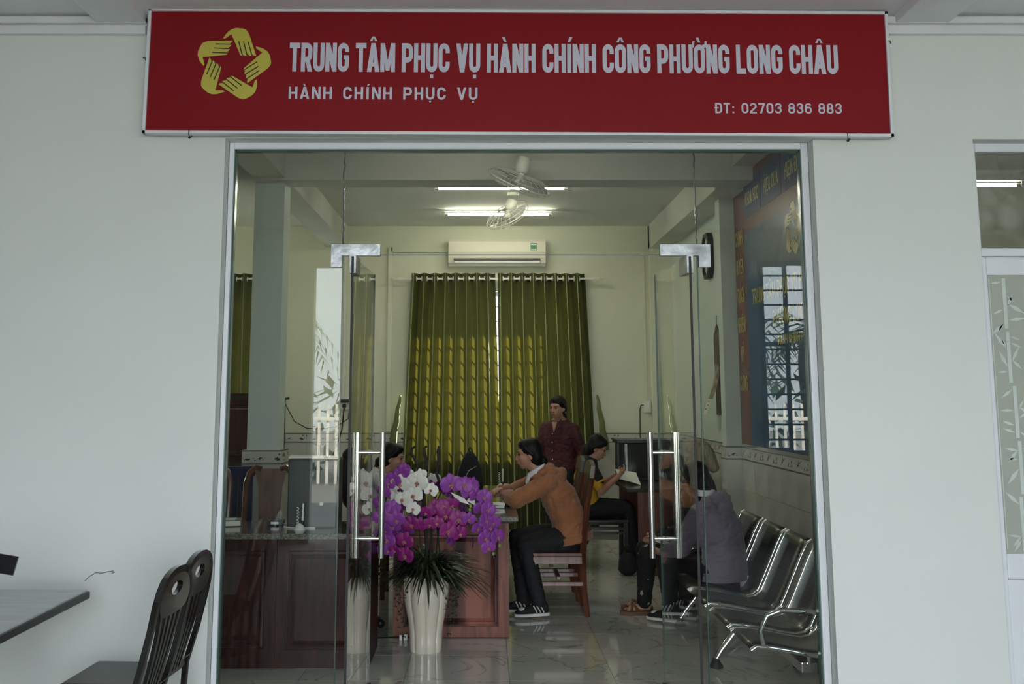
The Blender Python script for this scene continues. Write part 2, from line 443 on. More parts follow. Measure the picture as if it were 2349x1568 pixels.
    def grid(s, fn, nu, nv):
        o = len(s.v)
        for i in range(nu + 1):
            for j in range(nv + 1):
                s.v.append(V(fn(i / nu, j / nv)))
        for i in range(nu):
            for j in range(nv):
                a = o + i * (nv + 1) + j
                s.face(a, a + nv + 1, a + nv + 2, a + 1)
        return s
    def mesh(s, inv=None, name='m'):
        me = bpy.data.meshes.new(name)
        me.from_pydata([tuple(inv @ p) if inv is not None else tuple(p) for p in s.v], [], s.f)
        return me
    def build(s, name, m, parent=None, smooth=False, world=True):
        inv = INV.get(parent.name) if (parent is not None and world) else None
        me = s.mesh(inv, name)
        ms = m if isinstance(m, (list, tuple)) else [m]
        for q in ms:
            me.materials.append(q)
        if len(ms) > 1:
            me.polygons.foreach_set('material_index', s.mi)
        if smooth:
            me.polygons.foreach_set('use_smooth', [True] * len(me.polygons))
            if smooth != 'all':
                me.set_sharp_from_angle(angle=R(40))
        bm = bmesh.new(); bm.from_mesh(me)
        bmesh.ops.recalc_face_normals(bm, faces=bm.faces[:])
        bm.to_mesh(me); bm.free()
        o = bpy.data.objects.new(name, me)
        COL.objects.link(o)
        if parent is not None:
            o.parent = parent
            if parent.name in INV:
                INV[o.name] = INV[parent.name]
        return o
INV = {}
def tag(o, label=None, cat=None, group=None, kind=None):
    if label: o['label'] = label
    if cat: o['category'] = cat
    if group: o['group'] = group
    if kind: o['kind'] = kind
    return o
def thing(name, label, cat, loc=(0, 0, 0), rz=0.0, group=None, kind=None):
    o = bpy.data.objects.new(name, None)
    o.empty_display_size = 0.1
    COL.objects.link(o)
    o.location = loc; o.rotation_euler = (0, 0, rz)
    M = Matrix.Translation(V(loc)) @ Matrix.Rotation(rz, 4, 'Z')
    INV[o.name] = M.inverted()
    return tag(o, label, cat, group, kind)
def place(o, loc, rz=0.0):
    o.location = loc; o.rotation_euler = (0, 0, rz)
def dup(root, loc, rz=0.0, label=None):
    r = root.copy(); COL.objects.link(r); place(r, loc, rz)
    if label: r['label'] = label
    for ch in root.children:
        c = ch.copy(); COL.objects.link(c); c.parent = r
        for g in ch.children:
            d = g.copy(); COL.objects.link(d); d.parent = c
    return r
def struct(name, mb, m, label=None, cat=None, parent=None, smooth=False):
    o = mb.build(name, m, parent, smooth)
    if parent is None:
        tag(o, label, cat, None, 'structure')
    return o
def remesh(mb, name, m, parent, voxel=0.007, smooth=6, fac=0.5, folds=0.0):
    """weld the overlapping solids of mb into one continuous skin"""
    me = mb.mesh(None, 'tmp')
    t = bpy.data.objects.new('tmp', me); COL.objects.link(t)
    md = t.modifiers.new('r', 'REMESH'); md.mode = 'VOXEL'; md.voxel_size = voxel
    ms = t.modifiers.new('s', 'SMOOTH'); ms.iterations = smooth; ms.factor = fac
    dg = bpy.context.evaluated_depsgraph_get()
    res = bpy.data.meshes.new_from_object(t.evaluated_get(dg), depsgraph=dg)
    bpy.data.objects.remove(t); bpy.data.meshes.remove(me)
    if folds:   # soft cloth folds pressed into the skin
        nrm = [v.normal.copy() for v in res.vertices]
        for v, n_ in zip(res.vertices, nrm):
            q = v.co
            a = mnoise.noise(V((q.x * 5 + q.z * 9, q.y * 7, q.z * 15 - q.x * 11))) + .25 * mnoise.noise(V((q.x * 20, q.y * 20, q.z * 20)))
            b_ = mnoise.noise(V((q.x * 14 + 5, q.y * 14, q.z * 20)))
            v.co = q + n_ * folds * (.35 * b_ - math.exp(-(a / .11) ** 2))
    inv = INV.get(parent.name) if parent is not None else None
    if inv is not None:
        res.transform(inv)
    res.materials.clear()
    for q in (m if isinstance(m, (list, tuple)) else [m]):
        res.materials.append(q)
    res.polygons.foreach_set('use_smooth', [True] * len(res.polygons))
    res.name = name
    o = bpy.data.objects.new(name, res); COL.objects.link(o)
    if parent is not None:
        o.parent = parent; INV[o.name] = inv
    return o

# ---------------------------------------------------------------- lettering (stroke built, bold condensed)
def arcp(cx, cy, rx, ry, a0, a1, n=6):
    return [(cx + rx * math.cos(R(a0 + (a1 - a0) * i / n)), cy + ry * math.sin(R(a0 + (a1 - a0) * i / n))) for i in range(n + 1)]
def stroke(pts, t, closed=False):
    q_ = [pts[0]]
    for p in pts[1:]:
        if abs(p[0] - q_[-1][0]) + abs(p[1] - q_[-1][1]) > 1e-4 * max(1.0, t): q_.append(p)
    if closed and abs(q_[0][0] - q_[-1][0]) + abs(q_[0][1] - q_[-1][1]) < 1e-4: q_.pop()
    pts = q_
    n = len(pts); L = []; Rr = []
    for i in range(n):
        p = V(pts[i])
        a = V(pts[(i - 1) % n]) if (closed or i > 0) else None
        b = V(pts[(i + 1) % n]) if (closed or i < n - 1) else None
        d1 = (p - a).normalized() if a is not None else None
        d2 = (b - p).normalized() if b is not None else None
        if d1 is None: d1 = d2
        if d2 is None: d2 = d1
        n1 = V((-d1.y, d1.x)); n2 = V((-d2.y, d2.x))
        m_ = (n1 + n2)
        m_ = m_.normalized() if m_.length > 1e-6 else n1
        k = min(1.0 / max(0.35, m_.dot(n1)), 2.0) * t / 2
        L.append(p + m_ * k); Rr.append(p - m_ * k)
    q = []
    for i in range(n if closed else n - 1):
        j = (i + 1) % n
        q.append([L[i], L[j], Rr[j], Rr[i]])
    return q
def glyph(ch, w, t):
    x0, x1, y0, y1 = t / 2, w - t / 2, t / 2, 1 - t / 2
    r = min((w - t) / 2, 0.26)
    bar = lambda xa, ya, xb, yb, th=t: stroke([(xa, ya), (xb, yb)], th)
    def dg(xa, ya, xb, yb, tw=None):
        h = (tw or t * 1.08) / 2
        return [[(xa - h, ya), (xa + h, ya), (xb + h, yb), (xb - h, yb)]]
    stem = lambda x: bar(x, 0, x, 1)
    def rr(xa, xb, ya, yb, q):
        return arcp(xb - q, yb - q, q, q, 0, 90) + arcp(xa + q, yb - q, q, q, 90, 180) + arcp(xa + q, ya + q, q, q, 180, 270) + arcp(xb - q, ya + q, q, q, 270, 360)
    if ch in 'OQ0':
        o = stroke(rr(x0, x1, y0, y1, r), t, True)
        if ch == 'Q': o += dg(w * .55, .2, w * .95, -.08)
        return o
    if ch == 'C': return stroke([(x1, .66)] + arcp(x1 - r, y1 - r, r, r, 0, 90) + arcp(x0 + r, y1 - r, r, r, 90, 180) + arcp(x0 + r, y0 + r, r, r, 180, 270) + arcp(x1 - r, y0 + r, r, r, 270, 360) + [(x1, .36)], t)
    if ch == 'G': return stroke([(x1, .68)] + arcp(x1 - r, y1 - r, r, r, 0, 90) + arcp(x0 + r, y1 - r, r, r, 90, 180) + arcp(x0 + r, y0 + r, r, r, 180, 270) + arcp(x1 - r, y0 + r, r, r, 270, 360) + [(x1, .5)], t) + bar(w * .52, .5, w, .5, t * .8)
    if ch == 'U': return stroke([(x0, 1)] + arcp(x0 + r, y0 + r, r, r, 180, 270) + arcp(x1 - r, y0 + r, r, r, 270, 360) + [(x1, 1)], t)
    if ch == 'T': return bar(0, y1, w, y1) + stem(w / 2)
    if ch == 'H': return stem(x0) + stem(x1) + bar(x0, .5, x1, .5, t * .9)
    if ch == 'I': return stem(w / 2)
    if ch == 'L': return stem(x0) + bar(0, y0, w, y0, t)
    if ch == 'E': return stem(x0) + bar(0, y0, w, y0, t * .9) + bar(0, y1, w, y1, t * .9) + bar(0, .5, w * .9, .5, t * .85)
    if ch == 'N': return stem(x0) + stem(x1) + dg(x0, 1, x1, 0)
    if ch == 'M': return stem(x0) + stem(x1) + dg(x0 + t * .1, 1, w / 2, 0.05, t * .9) + dg(x1 - t * .1, 1, w / 2, 0.05, t * .9)
    if ch == 'V': return dg(x0, 1, w / 2, 0) + dg(x1, 1, w / 2, 0)
    if ch == 'A': return dg(x0, 0, w / 2, 1) + dg(x1, 0, w / 2, 1) + bar(w * .2, .26, w * .8, .26, t * .8)
    if ch == 'Y': return dg(x0, 1, w / 2, .42) + dg(x1, 1, w / 2, .42) + bar(w / 2, 0, w / 2, .5)
    if ch == 'K': return stem(x0) + dg(x1, 1, x0 + t * .5, .42) + dg(x1, 0, w * .45, .56)
    q = min(r, .2)
    if ch in 'PR':
        yb = .42
        o = stem(x0) + stroke([(x0, y1)] + arcp(x1 - q, y1 - q, q, q, 90, 0) + arcp(x1 - q, yb + q, q, q, 0, -90) + [(x0, yb)], t)
        if ch == 'R': o += dg(w * .58, yb, x1, 0)
        return o
    if ch in 'DĐ':
        o = stem(x0) + stroke([(x0, y1)] + arcp(x1 - r, y1 - r, r, r, 90, 0) + arcp(x1 - r, y0 + r, r, r, 0, -90) + [(x0, y0)], t)
        if ch == 'Đ': o += bar(-t * .5, .52, w * .5, .52, t * .8)
        return o
    if ch == '2': return stroke([(x0, .7)] + arcp(x0 + r, y1 - r, r, r, 180, 90) + arcp(x1 - r, y1 - r, r, r, 90, 0) + [(x1, .62), (x0, .14), (x0, y0), (w, y0)], t)
    if ch == '3': return stroke([(x0, .76)] + arcp(x0 + r, y1 - q, r, q, 180, 90) + arcp(x1 - r, y1 - q, r, q, 90, -60) + [(w * .42, .52)], t) + stroke([(w * .42, .52)] + arcp(x1 - r, y0 + q + .04, r, q + .04, 60, -90) + arcp(x0 + r, y0 + q, r, q, 270, 180) + [(x0, .24)], t)
    if ch == '7': return bar(0, y1, w, y1) + dg(x1, y1, w * .38, 0)
    if ch == '8': return stroke(rr(x0, x1, y0, .54, q), t, True) + stroke(rr(x0 + .02, x1 - .02, .50, y1, q * .95), t, True)
    if ch == '6': return stroke(rr(x0, x1, y0, .58, q), t, True) + stroke([(x0, .4)] + arcp(x0 + r, y1 - r, r, r, 180, 90) + arcp(x1 - r, y1 - r, r, r, 90, 20), t)
    if ch == ':': return stroke([(w / 2, 0), (w / 2, .17)], t) + stroke([(w / 2, .5), (w / 2, .67)], t)
    return []
WID = {'I': .42, 'M': 1.32, 'L': .86, 'E': .86, ':': .5, ' ': .5, 'T': .95, 'Y': 1.05, 'V': 1.05, 'A': 1.08}
def text_mesh(txt, width, height, W=.5, t=.16, gap=.075, space=.55):
    """one list of strokes per word"""
    words = []; quads = []; x = 0.0
    for ch in txt:
        if ch == ' ':
            x += W * space; words.append(quads); quads = []; continue
        d = unicodedata.normalize('NFD', ch)
        b = d[0]; w = W * WID.get(b, 1.0)
        g = [[(p[0] + x, p[1]) for p in q] for q in glyph(b, w, t)]
        c = x + w / 2; top = 1.07
        for m_ in d[1:]:
            k = ord(m_)
            if k == 0x0302:
                g += [[(c - .17, top), (c - .06, top), (c + .02, top + .16), (c - .06, top + .16)], [(c + .17, top), (c + .06, top), (c - .02, top + .16), (c + .06, top + .16)]]; top += .1
            elif k == 0x0301: g += [[(c - .06, top), (c + .05, top), (c + .16, top + .17), (c + .02, top + .17)]]
            elif k == 0x0300: g += [[(c + .06, top), (c - .05, top), (c - .16, top + .17), (c - .02, top + .17)]]
            elif k == 0x0309: g += [[(c - .04, top), (c + .04, top), (c + .04, top + .08), (c - .04, top + .08)], [(c - .08, top + .1), (c + .09, top + .06), (c + .09, top + .18), (c - .08, top + .18)]]
            elif k == 0x0323: g += [[(c - .07, -.21), (c + .07, -.21), (c + .07, -.08), (c - .07, -.08)]]
            elif k == 0x031B: g += [[(x + w - t * .6, 1.0), (x + w - t * .6, .88), (x + w + .05, .9), (x + w + .1, 1.12), (x + w + .0, 1.12), (x + w - .02, 1.0)]]
        quads += g
        x += w + gap
    total = x - gap
    sx = width / total
    words.append(quads)
    return [[[(p[0] * sx, p[1] * height) for p in q] for q in w_] for w_ in words]
def put_text(name, m, parent, words, org, u, v):
    for quads in words:
        mb = MB(); put_word(mb, quads, org, u, v); mb.build(name, m, parent)
def put_word(mb, quads, org, u, v):
    org, u, v = V(org), V(u), V(v)
    n = u.cross(v)
    for k, q in enumerate(quads):   # each stroke a hair prouder than the last: overlaps never share a plane
        mb.poly([org + u * p[0] + v * p[1] + n * (1.2e-5 * (k % 40)) for p in q])
# the five-hand emblem: one hand outline, turned five times
HAND_PX = [(566, 441), (603, 441), (696, 372), (838, 688), (850, 715), (888, 733), (899, 700), (915, 722), (960, 733), (972, 700), (988, 722), (1033, 733), (1046, 700), (1062, 722), (1100, 730), (985, 400), (960, 345), (920, 295), (880, 280), (770, 270), (700, 288), (640, 335), (600, 385)]
HAND_LN = [((815, 488), (884, 730)), ((892, 490), (958, 730)), ((962, 492), (1034, 730))]
LC = (737., 862.)
def emblem(my, mk, parent, c, u, v, s, e=0.0012):
    c, u, v = V(c), V(u), V(v)
    nrm = u.cross(v).normalized()
    for k in range(5):
        a = R(-72 * k)
        def tr(p, off):
            x, y = (p[0] - LC[0]) / 592., -(p[1] - LC[1]) / 592.
            x, y = x * math.cos(a) - y * math.sin(a), x * math.sin(a) + y * math.cos(a)
            return c + (u * x + v * y) * s + nrm * off
        o = MB().poly([tr(p, 0) for p in HAND_PX]).build('emblem_hand', my, parent)
        mb_k = MB()
        for p, q in HAND_LN:
            for w in stroke([p, q], 16):
                mb_k.poly([tr(x, e) for x in w])
        mb_k.build('finger_line', mk, o)

# ================================================================ THE SETTING
X_R = 2.26          # right wall of the office
Y_B = 12.9          # back wall
Z_C = 3.65          # office ceiling
YW, YI = 5.18, 5.40 # front wall outer and inner face
# front wall with the shopfront opening and the side-door opening
w = MB()
OX0, OX1, OZ = -1.285, 1.635, 2.865
DX0, DX1, DZ = 2.43, 3.55, 2.86
w.box(-6.5, OX0, YW, YI, 0, Z_C); w.box(OX1, DX0, YW, YI, 0, Z_C); w.box(DX1, 6.5, YW, YI, 0, Z_C)
w.box(OX0, OX1, YW, YI, OZ, Z_C); w.box(DX0, DX1, YW, YI, DZ, Z_C)
wfr = struct('wall_front', w, wallm, 'pale mint painted front wall under the red sign', 'wall')
MB().tube([(-1.865, YW - .001, .745), (-1.845, YW - .001, .765), (-1.815, YW - .001, .782), (-1.79, YW - .001, .780), (-1.76, YW - .001, .786), (-1.735, YW - .001, .79), (-1.73, YW - .001, .782), (-1.742, YW - .001, .779)], .0016, 5).build('hairline_crack', lineb, wfr)
# office shell
struct('wall_back', MB().box(-5.0, -3.75, Y_B, Y_B + .2, 0, Z_C).box(-2.55, -.78, Y_B, Y_B + .2, 0, Z_C).box(1.13, 2.4, Y_B, Y_B + .2, 0, Z_C)
       .box(-3.75, -2.55, Y_B, Y_B + .2, 2.85, Z_C).box(-3.75, -2.55, Y_B, Y_B + .2, 0, .9)
       .box(-.78, 1.13, Y_B, Y_B + .2, 2.85, Z_C).box(-.78, 1.13, Y_B, Y_B + .2, 0, .9).box(2.0, X_R, Y_B - .12, Y_B, 0, Z_C), inwall,
       'cream back wall behind the green curtains', 'wall')
wr = struct('wall_right', MB().box(X_R, X_R + .14, YI, Y_B + .2, 0, Z_C), bluewall, 'office right wall with tiled lower half', 'wall')
struct('wall_left', MB().box(-5.2, -5.0, YI, Y_B + .2, 0, Z_C), inwall, 'far left office wall', 'wall')
cl = struct('ceiling', MB().box(-5.2, 5.8, YI, Y_B + .2, Z_C, Z_C + .15), inceil, 'office ceiling with two tube lights', 'ceiling')
bm_ = MB().rbox(-5.0, X_R, 8.75, 9.08, 3.38, Z_C)
bm_.build('beam', inceil, cl)
MB().rbox(2.0, X_R, 9.08, Y_B, 3.36, Z_C).build('beam', inceil, cl)
MB().rbox(2.08, X_R, YI, 8.75, 3.50, Z_C).build('beam', inceil, cl)
MB().rbox(-1.93, -1.66, 9.08, Y_B, 3.40, Z_C).build('beam', inceil, cl)
MB().rbox(-1.93, -1.66, YI, 8.75, 3.40, Z_C).build('beam', inceil, cl)
# lobby: ceiling, floor, wall behind the camera with openings
lc = struct('ceiling', MB().box(-6.5, 6.5, -1.6, YI - .05, 3.50, 3.62), ceilm, 'white lobby ceiling above the sign', 'ceiling')
MB().rbox(2.07, 2.34, -1.6, YW, 3.455, 3.505).build('beam', ceilm, lc)
MB().rbox(-1.95, -1.70, -1.6, YW, 3.455, 3.505).build('beam', ceilm, lc)
struct('floor', MB().box(-6.5, 6.5, -1.6, 5.25, -.12, 0), concrete, 'lobby floor in front of the glass doors', 'floor')
RY0, RY1 = -1.6, -1.45
rw = MB()
rw.box(-6.5, -1.92, RY0, RY1, 0, 3.5); rw.box(-6.5, -6.4, RY1, YW, 0, 3.5); rw.box(6.4, 6.5, RY1, YW, 0, 3.5); rw.box(2.1, 3.1, RY0, RY1, 0, 3.5); rw.box(5.0, 6.5, RY0, RY1, 0, 3.5)
rw.box(-1.92, 2.1, RY0, RY1, 3.05, 3.5); rw.box(3.1, 5.0, RY0, RY1, 3.12, 3.5); rw.box(3.1, 5.0, RY0, RY1, 0, .95)
struct('wall_rear', rw, rearm, 'lobby wall behind the viewer with open doorway', 'wall')
# barred blue windows behind the viewer (they mirror in the shopfront glass)
def bar_window(name, x0, x1, z0, z1, y, label, m, casement=False):
    t = thing(name, label, 'window', (x0, y, z0), 0, None, 'structure')
    f = MB()
    for a, b in ((x0, x0 + .05), (x1 - .05, x1)): f.rbox(a, b, y - .03, y + .03, z0, z1)
    f.rbox(x0, x1, y - .03, y + .03, z0, z0 + .05); f.rbox(x0, x1, y - .03, y + .03, z1 - .05, z1)
    f.build('window_frame', m, t)
    n = int((z1 - z0) / .165)
    for i in range(1, n):
        z = z0 + (z1 - z0) * i / n
        MB().tube([(x0, y, z), (x1, y, z)], .012, 6).build('window_bar', m, t)
    if casement:
        f = MB()
        xa, xb = x0 + .02, x0 + .34
        for a, b in ((xa, xa + .05), (xb - .05, xb)): f.rbox(a, b, y + .03, y + .06, z0 + .03, z1 - .03)
        for z in (z0 + .03, z0 + 1.2, z1 - .07): f.rbox(xa, xb, y + .03, y + .06, z, z + .05)
        f.build('casement', m, t)
        MB().box(xa, xb, y + .042, y + .048, z0 + .05, z1 - .05).build('pane', plainglass, t)
    return t
bar_window('window_5', 3.1, 5.0, .95, 3.12, -1.52, 'blue barred window behind the viewer facing the palms', bluefr, True)
# yard
struct('floor', MB().box(-30, 30, -40, -1.6, -.14, -.02), yardm, 'pale yard outside the lobby doorway', 'yard')
fe = thing('picket_fence', 'white picket fence along the yard edge', 'fence', (0, -9.5, 0))
for i in range(110):
    x = -9 + i * .16
    MB().box(x, x + .05, -9.53, -9.5, 0, 1.45).build('picket', fencem, fe)
for z in (.45, 1.15): MB().box(-9, 8.6, -9.5, -9.46, z, z + .06).build('rail', fencem, fe)
def palm(x, y, h, seed, label):
    r_ = random.Random(seed)
    t = thing('palm_tree', label, 'palm', (x, y, 0), 0, 'palms beyond the yard fence')
    MB().tube([(x + .05 * math.sin(k), y, h * k / 6) for k in range(7)], [.16 - .01 * k for k in range(7)], 8).build('trunk', bark, t, True)
    f = MB()
    for k in range(16):
        a = k * 2 * math.pi / 16 + r_.random() * .3; e = r_.uniform(-.2, 1.0); L = r_.uniform(2.2, 3.0)
        pr = None
        for s_ in range(9):
            q = s_ / 8.
            p = V((x + math.cos(a) * L * q * .85, y + math.sin(a) * L * q * .85, h + L * (e * q - 1.1 * q * q)))
            if pr is not None:
                d = (p - pr).normalized(); sd = d.cross(V((0, 0, 1))).normalized()
                for sg in (-1, 1):
                    for m_ in range(2):
                        b = pr.lerp(p, m_ / 2.)
                        ll = .65 * (1 - .5 * q)
                        f.poly([b, b + d * .07, b + sd * sg * ll * .8 + d * ll * .5 - V((0, 0, ll * .45))])
            pr = p
    tag(f.build('frond_crown', hedge, t), None, None, None, 'stuff')
palm(3.6, -14.5, 3.6, 1, 'tallest coconut palm beyond the picket fence'); palm(7.2, -13.5, 2.9, 2, 'short coconut palm near the barred window')
palm(-5.0, -13.5, 3.5, 3, 'coconut palm left of the lobby doorway'); palm(-1.2, -19, 4.4, 4, 'farthest coconut palm behind the fence')
hb = MB()
for k in range(900):
    p = V((rnd.uniform(-9, 9), rnd.uniform(-11.2, -10.2), rnd.uniform(0, 2.0)))
    a = rnd.random() * 6.3
    d = V((math.cos(a), math.sin(a), rnd.uniform(-.5, .8))) * .28
    u_, w_ = perp(d)
    hb.poly([p - d, p + u_ * .09, p + d, p - u_ * .09])
tag(hb.build('hedge', hedge), 'dense green hedge behind the picket fence', 'hedge', None, 'stuff')

# ---------------------------------------------------------------- floor tiles of the office
fl = struct('floor', MB().box(-5.0, X_R, 5.25, Y_B, -.12, -.004), grout, 'polished marble tile floor of the office', 'floor')
tp = MB().obox((0, 0, -.006), .2985, .2985, .006).mesh(None, 'tile'); tp.materials.append(marble)
for i in range(-6, 4):
    for j in range(-2, 11):
        x = .146 + .6 * i + .3; y = 6.378 + .6 * j + .3
        if x + .3 > X_R + .1 or y + .3 > Y_B + .05: continue
        o = bpy.data.objects.new('floor_tile', tp); COL.objects.link(o); o.location = (x, y, 0); o.parent = fl
# wall tiles: shared meshes, .40 x .26 m, border course on top
def tile_mesh(w_, h_, axis, m, nm):
    g = .0015
    mb = MB().obox((0, 0, 0), w_ / 2 - g, .005, h_ / 2 - g) if axis == 'x' else MB().obox((0, 0, 0), .005, w_ / 2 - g, h_ / 2 - g)
    me = mb.mesh(None, nm); me.materials.append(m); return me
TM = {}
def tile_run(parent, axis, a0, a1, fix, step=.4):
    n = max(1, int(round((a1 - a0) / step))); s_ = (a1 - a0) / n
    for nm, m, z0, z1 in [('wall_tile', tilew, .02 + .26 * k, .28 + .26 * k) for k in range(4)] + [('border_tile', bordert, 1.06, 1.16)]:
        key = (round(s_, 4), axis, nm)
        if key not in TM: TM[key] = tile_mesh(s_, z1 - z0, axis, m, nm)
        for k in range(n):
            c = a0 + s_ * (k + .5)
            o = bpy.data.objects.new(nm, TM[key]); COL.objects.link(o)
            o.location = (c, fix, (z0 + z1) / 2) if axis == 'x' else (fix, c, (z0 + z1) / 2)
            o.parent = parent
    for z in (1.056, 1.160):
        mb = MB().box(a0, a1, fix - .008, fix + .008, z - .004, z + .004) if axis == 'x' else MB().box(fix - .008, fix + .008, a0, a1, z - .004, z + .004)
        mb.build('border_line', lineb, parent)
tile_run(wr, 'y', YI + .02, 9.48, X_R - .004)
tile_run(wr, 'y', 9.67, Y_B - .13, X_R - .004)
wb = bpy.data.objects['wall_back']
tile_run(wb, 'x', -2.5, -.9, Y_B - .004); tile_run(wb, 'x', 1.2, 2.0, Y_B - .004)
tile_run(wb, 'x', 2.0, 2.25, Y_B - .124, .26)
pl = struct('wall_pillar', MB().box(-1.925, -1.675, 8.83, 9.1, 0, Z_C), bluewall, 'square pale green pillar left of the desks', 'pillar')
MB().box(-1.955, -1.645, 8.80, 9.13, 0, 1.165).build('plinth', tilew, pl)
tile_run(pl, 'x', -1.955, -1.645, 8.796, .32); tile_run(pl, 'y', 8.80, 9.13, -1.641, .34)
pr_ = struct('wall_pillar', MB().box(2.12, X_R, 9.49, 9.66, 0, Z_C), bluewall, 'shallow pillar beside the blue wall banner', 'pillar')
tile_run(pr_, 'x', 2.105, X_R, 9.482, .2); tile_run(pr_, 'y', 9.485, 9.66, 2.113, .2)
# adjoining room behind the side door
struct('wall_side_room', MB().box(X_R + .14, 5.8, 9.6, 9.75, 0, Z_C).box(5.65, 5.8, YI, 9.6, 0, Z_C), inwall, 'plain walls of the room behind the side door', 'wall')
struct('floor', MB().box(X_R + .14, 5.65, YI - .15, 9.6, -.1, 0), concrete, 'floor of the room behind the side door', 'floor')

# ---------------------------------------------------------------- back windows, curtains lit from behind
for nm, a, b, lb in (('window_2', -.78, 1.13, 'barred window behind the twin green curtains'), ('window_3', -3.75, -2.55, 'window behind the far left green curtain')):
    bar_window(nm, a, b, .9, 2.85, Y_B + .12, lb, alum)
    MB().box(a, b, Y_B + .15, Y_B + .156, .9, 2.85).build('pane', plainglass, bpy.data.objects[nm])
struct('trim_1', MB().box(-5.2, 5.8, Y_B + .2, Y_B + 1.0, 3.15, 3.25), ceilm, 'concrete eave over the back windows', 'eave')
def curtain(x0, x1, b0, b1, ztop, zbot, y, folds, label, seed, group='green office curtains', tilt=0.0):
    r_ = random.Random(seed)
    t = thing('curtain', label, 'curtain', ((x0 + x1) / 2, y, zbot), 0, group)
    ph = [r_.uniform(-.25, .25) for _ in range(folds + 2)]
    def fn(u, v):
        z = ztop + (zbot - ztop) * v
        wob = ph[int(u * folds)] * v * .35
        a = 2 * math.pi * u * folds + wob
        s_ = math.sin(a)
        s_ = math.copysign(abs(s_) ** .75, s_)
        x = (x0 + (x1 - x0) * u) * (1 - v) + (b0 + (b1 - b0) * u) * v + .012 * math.sin(a * 2) * (1 - .3 * v)
        return (x, y - .072 * s_ * (1 - .12 * v) + .012 * math.sin(3 * u + 5 * v + seed), z)
    f = MB().grid(fn, folds * 20, 24)
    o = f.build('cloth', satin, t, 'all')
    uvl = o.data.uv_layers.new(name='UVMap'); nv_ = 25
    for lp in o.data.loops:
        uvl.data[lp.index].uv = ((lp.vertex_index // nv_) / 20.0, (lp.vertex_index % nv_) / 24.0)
    for k in range(folds * 2):
        u = (k + .5) / folds / 2 * 1.0
        x = x0 + (x1 - x0) * ((k) / (folds * 2.0) + .0)
        if k == 0: continue
        ring = [(x + .006 * math.sin(a) * 0, y + .024 * math.cos(a), ztop - .065 + .024 * math.sin(a)) for a in [2 * math.pi * q / 12 for q in range(12)]]
        MB().tube(ring, .007, 6, True).build('eyelet_ring', whitepl, t, True)
    return t
YC = Y_B - .13
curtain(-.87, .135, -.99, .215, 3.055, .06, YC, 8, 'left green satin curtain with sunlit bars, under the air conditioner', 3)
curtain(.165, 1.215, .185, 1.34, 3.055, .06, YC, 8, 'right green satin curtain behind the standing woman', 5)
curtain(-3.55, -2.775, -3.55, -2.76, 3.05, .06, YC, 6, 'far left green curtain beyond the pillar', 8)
for xa, xb, lb in ((-1.0, 1.33, 'white curtain rod with leaf finials above the twin curtains'), (-3.7, -2.66, 'white curtain rod of the far left curtain')):
    t = thing('curtain_rod', lb, 'curtain rod', ((xa + xb) / 2, YC, 2.98), 0)
    MB().cyl((xa, YC, 2.99), (xb, YC, 2.99), .014).build('rod', whitepl, t, True)
    for x, s_ in ((xa, -1), (xb, 1)):
        MB().ell((x + s_ * .03, YC, 2.99), (.04, .022, .03)).ell((x + s_ * .085, YC, 2.995), (.035, .014, .02)).build('finial', creampl, t, True)
        MB().cyl((x - s_ * .07, YC, 2.99), (x - s_ * .07, Y_B - .005, 2.99), .008).build('bracket', whitepl, t)
tiem = mat('pale_green_cloth', (.14, .16, .06), .7)
for x, s_, lb in ((-.985, -1, 'left'), (1.335, 1, 'right')):
    t = MB().tube([(x + s_ * q * .012 + .006 * math.sin(q * 2.1), YC - .03, 1.61 - .08 * q) for q in range(9)], [.010, .020, .026, .030, .034, .038, .042, .046, .040], 10, False, ((0, 1, 0), .45))
    o = t.build('curtain_tieback', tiem, None, 'all'); tag(o, 'limp green curtain tieback hanging at the %s curtain edge' % lb, 'tieback')

# ---------------------------------------------------------------- shopfront glass
G = 5.30
wf = thing('window_1', 'white aluminium shopfront frame with fixed glass panes', 'glass front', (0.16, G, 0), 0, None, 'structure')
IX0, IX1, IZ = -1.258, 1.598, 2.83
for a in ((OX0 + .003, IX0, G - .04, G + .04, 0.0, OZ - .002), (IX1, OX1 - .003, G - .04, G + .04, 0.0, OZ - .002), (IX0, IX1, G - .04, G + .04, IZ, OZ - .002)):
    MB().rbox(*a, bev=.004).build('frame_bar', alum, wf)
for a in ((IX0, IX0 + .008, G - .02, G + .02, .0, IZ), (IX1 - .008, IX1, G - .02, G + .02, .0, IZ), (IX0, IX1, G - .02, G + .02, IZ - .008, IZ)):
    MB().box(*a).build('gasket', glassedge, wf)
def pane(x0, x1, z0, z1, parent, m=glass):
    o = MB().box(x0, x1, G - .005, G + .005, z0, z1).build('pane', m, parent); return o
JL, JR, TZ = -.704, 1.064, 2.295
pane(IX0 + .006, JL - .002, .004, IZ - .006, wf); pane(JR + .002, IX1 - .006, .004, IZ - .006, wf); pane(JL + .002, JR - .002, TZ, IZ - .006, wf)
for x in (JL, JR):
    sl = MB(); r_ = random.Random(int(x * 100))
    pts = [(x + r_.uniform(-.003, .003), G - .006, TZ + .05 + (IZ - TZ - .05) * k / 24.) for k in range(25)]
    sl.tube(pts, [r_.uniform(.002, .0055) for _ in pts], 6)
    sl.build('silicone_joint', patchm, wf, True)
    MB().box(x - .004 if x < 0 else x - .001, x + .001 if x < 0 else x + .004, G - .0052, G + .0052, .004, TZ).build('pane_edge', glassedge, wf)
MB().box(JL, JR, G - .0052, G + .0052, TZ, TZ + .003).build('pane_edge', glassedge, wf)
